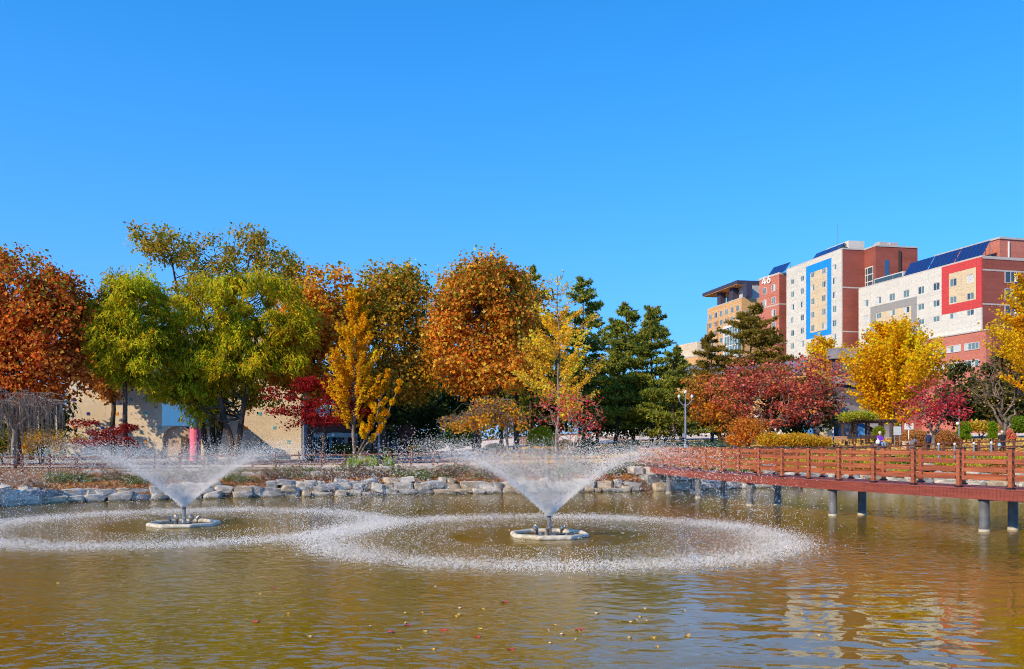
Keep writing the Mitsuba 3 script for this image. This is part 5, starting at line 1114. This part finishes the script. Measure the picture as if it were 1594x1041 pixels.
sb = thing('information_plate', 'small white plate with a dark round emblem left of the stone marker', 'sign'); xq = X_at(61.5, 46.3)
part(sb, 'plate', MB().cbox([xq, 46.3, Z_at(755.5, 46.3)], [.34, .04, .34], ch=.01).mesh(), 'white_paint')
v, f = lathe([(0, 0), (.07, 0), (.07, .02), (0, .02)], 14); v = v[:, [0, 2, 1]]*[1, -1, 1]; part(sb, 'emblem', (v+[xq, 46.275, Z_at(755.5, 46.3)], f), 'pile_grey')
part(sb, 'stake', MB().tube([[xq, 46.34, G(xq, 46.34)-.1], [xq, 46.34, Z_at(755.5, 46.3)]], .02, 6).mesh(), 'pile_grey')
# utility box and small cream box near the entrance house
for px, d, sx, sz, mt, lab in ((563, 66, .55, .75, 'render_beige', 'small cream box behind the fence, left of the grey lamp post'), (578, 68, .95, .45, 'bench_wood', 'low tan crate behind the fence beside the grey lamp post'), (1411, 70, .5, .5, 'render_beige', 'small cream box below the notice board'), (1206, 66.5, .7, .9, 'slate_dark', None)):
    if lab is None: continue
    x, y, z = at(px, d); b0 = thing('box', lab, 'box'); part(b0, 'body', MB().cbox([x, y, z+sz/2], [sx, .4, sz], ch=.02).mesh(), mt); part(b0, 'lid', MB().cbox([x, y, z+sz+.03], [sx+.06, .46, .06], ch=.015).mesh(), mt)
x, y, z = at(1145, 68); st = thing('standing_stone', 'small dark pointed stone left of the russet shrub by the fence', 'stone'); scene[st] = mikit.ply(rock(np.random.default_rng(3), [x, y, z+.45], [.55, .4, 1.2], axes(1, 0)), 'slate_dark')
# benches
def bench(label, px, d, mt='bench_wood', back=True):
    x, y, z = at(px, d); k0 = thing('bench', label, 'bench')
    for k in range(3): part(k0, 'seat_slat', MB().cbox([x, y-.15+k*.14, z+.44], [1.5, .12, .05], ch=.01).mesh(), mt)
    if back:
        for k in range(2): part(k0, 'back_slat', MB().cbox([x, y+.24+.03*k, z+.62+k*.16], [1.5, .05, .14], ch=.01).mesh(), mt)
    for s in (-1, 1): part(k0, 'leg', MB().box([x+s*.6, y+.02, z+.22], [.08, .42, .42]).box([x+s*.6, y+.3, z+.45], [.08, .06, .88]).mesh(), 'dark_metal')
bench('tan wooden bench under the red cherry, left one of the pair', 1281, 76); bench('tan wooden bench under the red cherry, right one of the pair', 1307, 76)
bench('dark bench under the pergola beside the seated person', 1353, 77, 'pergola_wood')
bench('dark low bench behind the right hand fence', 1532, 63.2, 'pergola_wood', False)
bench('tan bench on the path, left of the seated person', 1288, 72, 'bench_wood', False)
# pergola
pg = thing('pergola', 'dark wooden pergola in front of the blue grey pavilion', 'pergola'); xa, xb = X_at(1322, 80), X_at(1384, 80); z = G(xa, 80); zt = Z_at(658, 80)
for x in np.linspace(xa, xb, 4):
    for y in (79.2, 81.6): part(pg, 'post', MB().cbox([x, y, (z+zt)/2], [.16, .16, zt-z], ch=.01).mesh(), 'pergola_wood')
for y in (79.2, 81.6): part(pg, 'beam', MB().cbox([(xa+xb)/2, y, zt+.1], [xb-xa+.8, .14, .2], ch=.01).mesh(), 'pergola_wood')
for x in np.linspace(xa-.3, xb+.3, 12): part(pg, 'rafter', MB().cbox([x, 80.4, zt+.26], [.08, 3.2, .12], ch=.01).mesh(), 'pergola_wood')
# thin white pole by the benches, white barrel on the bridge end
x, y, z = at(1297, 74); tp = thing('white_pole', 'thin white post between the two tan benches', 'post'); part(tp, 'shaft', MB().tube([[x, y, z-.1], [x, y, Z_at(664, 74)]], .06, 8).mesh(), 'white_paint'); part(tp, 'foot', MB().cbox([x, y, z+.05], [.3, .3, .1], ch=.02).mesh(), 'lamp_metal')

# ------------------------------------------------------------------ people
def hull2(a, ra, b, rb, n=12): return m3.Manifold.batch_hull([m3.Manifold.sphere(ra, n).translate(list(map(float, a))), m3.Manifold.sphere(rb, n).translate(list(map(float, b)))])
def smooth_body(parts, ref, it=5):
    m = m3.Manifold.batch_boolean(parts, m3.OpType.Add).refine_to_length(ref*1.7).to_mesh(); t = trimesh.Trimesh(m.vert_properties[:, :3], m.tri_verts, process=True)
    trimesh.smoothing.filter_taubin(t, .5, -.53, it); return np.array(t.vertices), np.array(t.faces)
def person(label, x, y, z, face, pose, top, legs, hair, skirt=False, group=None, hold=None, h=1.68):
    """face: heading in degrees the figure looks to (0 = away from the camera, 180 = towards it)."""
    k0 = thing('person', label, 'person', group); s = h/1.7
    J = dict(pel=(0, 0, .92), wai=(0, 0, 1.08), che=(0, .01, 1.28), nec=(0, 0, 1.45), hea=(0, .03, 1.60))
    hip, kn, an = .09, (.10, .03, .50), (.10, -.02, .08)
    el, wr = (.26, -.03, 1.12), (.27, .06, .88)
    drop = 0.
    if pose == 'sit': kn = (.11, .44, .92-.02); an = (.11, .46, .46); el = (.25, .08, 1.14); wr = (.12, .30, 1.08); drop = .44
    if pose == 'walk': pass
    if pose == 'carry': el, wr = (.25, .05, 1.12), (.14, .28, 1.12)
    if pose == 'bend': J.update(wai=(0, .05, 1.08), che=(0, .20, 1.23), nec=(0, .33, 1.33), hea=(0, .42, 1.44)); el, wr = (.24, .36, 1.08), (.14, .50, .98)
    P = {k: np.array(v) for k, v in J.items()}
    sk, tp_, lg = [], [], []
    hd = P['hea']
    sk += [m3.Manifold.sphere(.098, 16).scale([.86, 1.0, 1.22]).translate(list(map(float, hd))), m3.Manifold.sphere(.07, 12).translate(list(map(float, hd+[0, .035, -.07]))),
           m3.Manifold.sphere(.022, 8).translate(list(map(float, hd+[0, .105, -.015]))), m3.Manifold.sphere(.03, 8).scale([1, .5, .4]).translate(list(map(float, hd+[0, .095, -.062])))]
    for q in (-1, 1):
        sk += [m3.Manifold.sphere(.028, 8).scale([.4, .8, 1.2]).translate(list(map(float, hd+[q*.088, -.005, -.01]))), m3.Manifold.sphere(.016, 8).translate(list(map(float, hd+[q*.035, .09, .012])))]
    sk.append(hull2(P['nec'], .055, hd+[0, -.01, -.06], .052))
    tp_ += [m3.Manifold.batch_hull([m3.Manifold.sphere(.09, 12).scale([1.35, .95, 1]).translate(list(map(float, P[a] + [o, 0, 0]))) for a in ('pel', 'wai') for o in (-.05, .05)]),
            m3.Manifold.batch_hull([m3.Manifold.sphere(.095, 12).translate(list(map(float, P[a] + [o, 0, 0]))) for a, oo in (('wai', .07), ('che', .10)) for o in (-oo, oo)]),
            m3.Manifold.batch_hull([m3.Manifold.sphere(rr, 12).translate(list(map(float, P[a] + [o, 0, dz]))) for a, oo, rr, dz in (('che', .11, .09, 0), ('nec', .13, .055, -.05)) for o in (-oo, oo)] + [m3.Manifold.sphere(.05, 12).translate(list(map(float, P['nec'])))])]
    lsplit = (0, .12) if pose == 'walk' else (0, 0)
    for q in (-1, 1):
        shd = P['nec'] + [q*.18, 0, -.07]; e = np.array(el)*[q, 1, 1]; w_ = np.array(wr)*[q, 1, 1]
        if pose == 'bend': shd = P['nec'] + [q*.17, -.02, -.06]
        tp_ += [hull2(shd, .062, e, .05), hull2(e, .05, w_, .042)]
        sk += [hull2(e, .036, w_, .028)]
        dv = (w_-e)/np.linalg.norm(w_-e); pal = w_ + dv*.05
        sd = np.cross(dv, [q*1., .2, 0]); sd /= np.linalg.norm(sd); nr = np.cross(dv, sd)
        sk.append(m3.Manifold.batch_hull([m3.Manifold.sphere(.016, 8).translate(list(map(float, w_ + dv*a + sd*b))) for a in (.02, .085) for b in (-.026, .026)]))
        for fi, (off, ln_) in enumerate(((-.028, .062), (-.010, .075), (.010, .07), (.027, .055))):
            b0 = w_ + dv*.085 + sd*off; b1 = b0 + dv*ln_*.55 - nr*q*.008; b2 = b1 + dv*ln_*.4 - nr*q*.022
            sk += [hull2(b0, .0095, b1, .009, 6), hull2(b1, .009, b2, .008, 6)]
        t0 = w_ + dv*.03 - sd*.028; t1 = t0 + dv*.03 - sd*.028; sk += [hull2(t0, .011, t1, .010, 6), hull2(t1, .010, t1 + dv*.028 - sd*.006, .009, 6)]
        hp = P['pel'] + [q*hip, 0, -.03]; k_ = np.array(kn)*[q, 1, 1]; a_ = np.array(an)*[q, 1, 1]
        if pose == 'walk': k_ = k_ + [0, q*.10, 0]; a_ = a_ + [0, q*.20 - .02, .02*(q < 0)]
        lg += [hull2(hp, .095, k_, .066), hull2(k_, .066, a_, .052)]
        sk += [hull2(hp, .06, k_, .045), hull2(k_, .045, a_, .034)]
    lg.append(m3.Manifold.batch_hull([m3.Manifold.sphere(.10, 12).translate([o, 0., .93]) for o in (-.08, .08)]))
    if skirt: tp_ += [m3.Manifold.batch_hull([m3.Manifold.sphere(.10, 12).translate([o, 0., zq]) for zq, oo in ((.95, .09), (.55, .13)) for o in (-oo, oo)])]
    sk.append(m3.Manifold.batch_hull([m3.Manifold.sphere(.07, 12).translate(list(map(float, P[a] + [o, 0, 0]))) for a in ('pel', 'che') for o in (-.06, .06)])); sk.append(hull2(P['che'], .06, P['nec'], .05))
    for q in (-1, 1): sk.append(hull2(P['che'], .04, P['nec'] + [q*.16, 0, -.08], .035)); sk.append(hull2(P['nec'] + [q*.16, 0, -.08], .035, np.array(el)*[q, 1, 1], .036))
    ca, sa = math.cos(math.radians(-face)), math.sin(math.radians(-face))
    def place(vf):
        v = (vf[0] - [0, 0, drop])*s; return np.stack([x + v[:, 0]*ca - v[:, 1]*sa, y + v[:, 0]*sa + v[:, 1]*ca, z + v[:, 2]], 1), vf[1]
    part(k0, 'body', place(smooth_body(sk, .03, 2)), 'skin', True)
    part(k0, 'jacket', place(smooth_body(tp_, .04)), top, True)
    part(k0, 'trousers', place(smooth_body(lg, .04)), legs, True)
    hm = [m3.Manifold.sphere(.108, 16).scale([.9, 1.0, 1.12]).translate(list(map(float, hd+[0, -.022, .03])))]
    cut = m3.Manifold.cube([.4, .2, .22], True).translate(list(map(float, hd+[0, .13, -.06])))
    hv = (m3.Manifold.batch_boolean(hm, m3.OpType.Add) - cut).refine_to_length(.03).to_mesh(); part(k0, 'hair', place((hv.vert_properties[:, :3].astype(float), hv.tri_verts.astype(int))), hair, True)
    for q in (-1, 1):
        a_ = np.array(an)*[q, 1, 1]
        if pose == 'walk': a_ = a_ + [0, q*.20 - .02, .02*(q < 0)]
        sh = m3.Manifold.batch_hull([m3.Manifold.sphere(.045, 10).translate(list(map(float, a_+[0, -.03, -.035]))), m3.Manifold.sphere(.042, 10).translate(list(map(float, a_+[0, .14, -.038]))), m3.Manifold.sphere(.04, 10).translate(list(map(float, a_+[0, 0, .02])))]).to_mesh()
        part(k0, 'shoe', place((sh.vert_properties[:, :3].astype(float), sh.tri_verts.astype(int))), 'cloth_black', 50)
    return k0, place
def stand(px, d, py_head, h=1.68):       # feet height so that the head's top is where it was sighted
    return X_at(px, d), d, Z_at(py_head, d) - h
x, y, z = stand(1369.5, 62.4, 671, 1.28)
person('seated person in a bright purple jacket with pale hair, facing the pond', x, y, z, 165, 'sit', 'cloth_purple', 'cloth_jeans', 'hair_white')
sb = thing('stone_block', 'dark low stone block that the person in purple sits on', 'stone block'); part(sb, 'block', MB().cbox([x, y+.05, z+.2], [.8, .5, .42], ch=.03).mesh(), 'pile_grey'); part(sb, 'slab', MB().cbox([x, y+.05, z+.43], [.86, .55, .05], ch=.015).mesh(), 'pile_grey')
bg = thing('carrier_bag', 'white carrier bag beside the lap of the person in purple', 'bag'); v, f = ellipsoid([x-.30, y-.42, z+.52], [.16, .14, .17], 2); part(bg, 'sack', (v, f), 'cloth_white', True); part(bg, 'handle', MB().tube([[x-.36, y-.42, z+.66], [x-.33, y-.42, z+.78], [x-.27, y-.42, z+.78], [x-.24, y-.42, z+.66]], .012, 6).mesh(), 'cloth_white')
x, y, z = stand(1419, 62.6, 677, 1.62); person('person in a dark grey coat with a pale scarf, bending towards the fence', x, y, z, 60, 'bend', 'cloth_grey', 'cloth_brown', 'hair_dark', True)
x, y, z = stand(1445, 63.5, 672.5, 1.62); person('person in a dark navy jacket beside the trunk of the half bare red tree', x, y, z, -20, 'stand', 'cloth_navy', 'cloth_black', 'hair_dark')
x, y, z = stand(1560, 62.8, 670.8, 1.66); person('person in a long black coat with white hair beside the right hand fence', x, y, z, 10, 'carry', 'cloth_black', 'cloth_black', 'hair_white', True)
sb2 = thing('carrier_bag', 'light blue carrier bag held by the person in the black coat', 'bag'); v, f = ellipsoid([x-.28, y-.18, z+.62], [.13, .10, .2], 2); part(sb2, 'sack', (v, f), 'cloth_blue', True); part(sb2, 'handle', MB().tube([[x-.33, y-.18, z+.78], [x-.28, y-.15, z+.92], [x-.23, y-.18, z+.78]], .012, 6).mesh(), 'cloth_blue')
x, y, z = stand(1508, 82, 667.5, 1.65); person('distant walker in dark clothes between the clipped pine and the small olive tree', x, y, G(x, y)+.03, 70, 'walk', 'cloth_black', 'cloth_black', 'hair_dark')
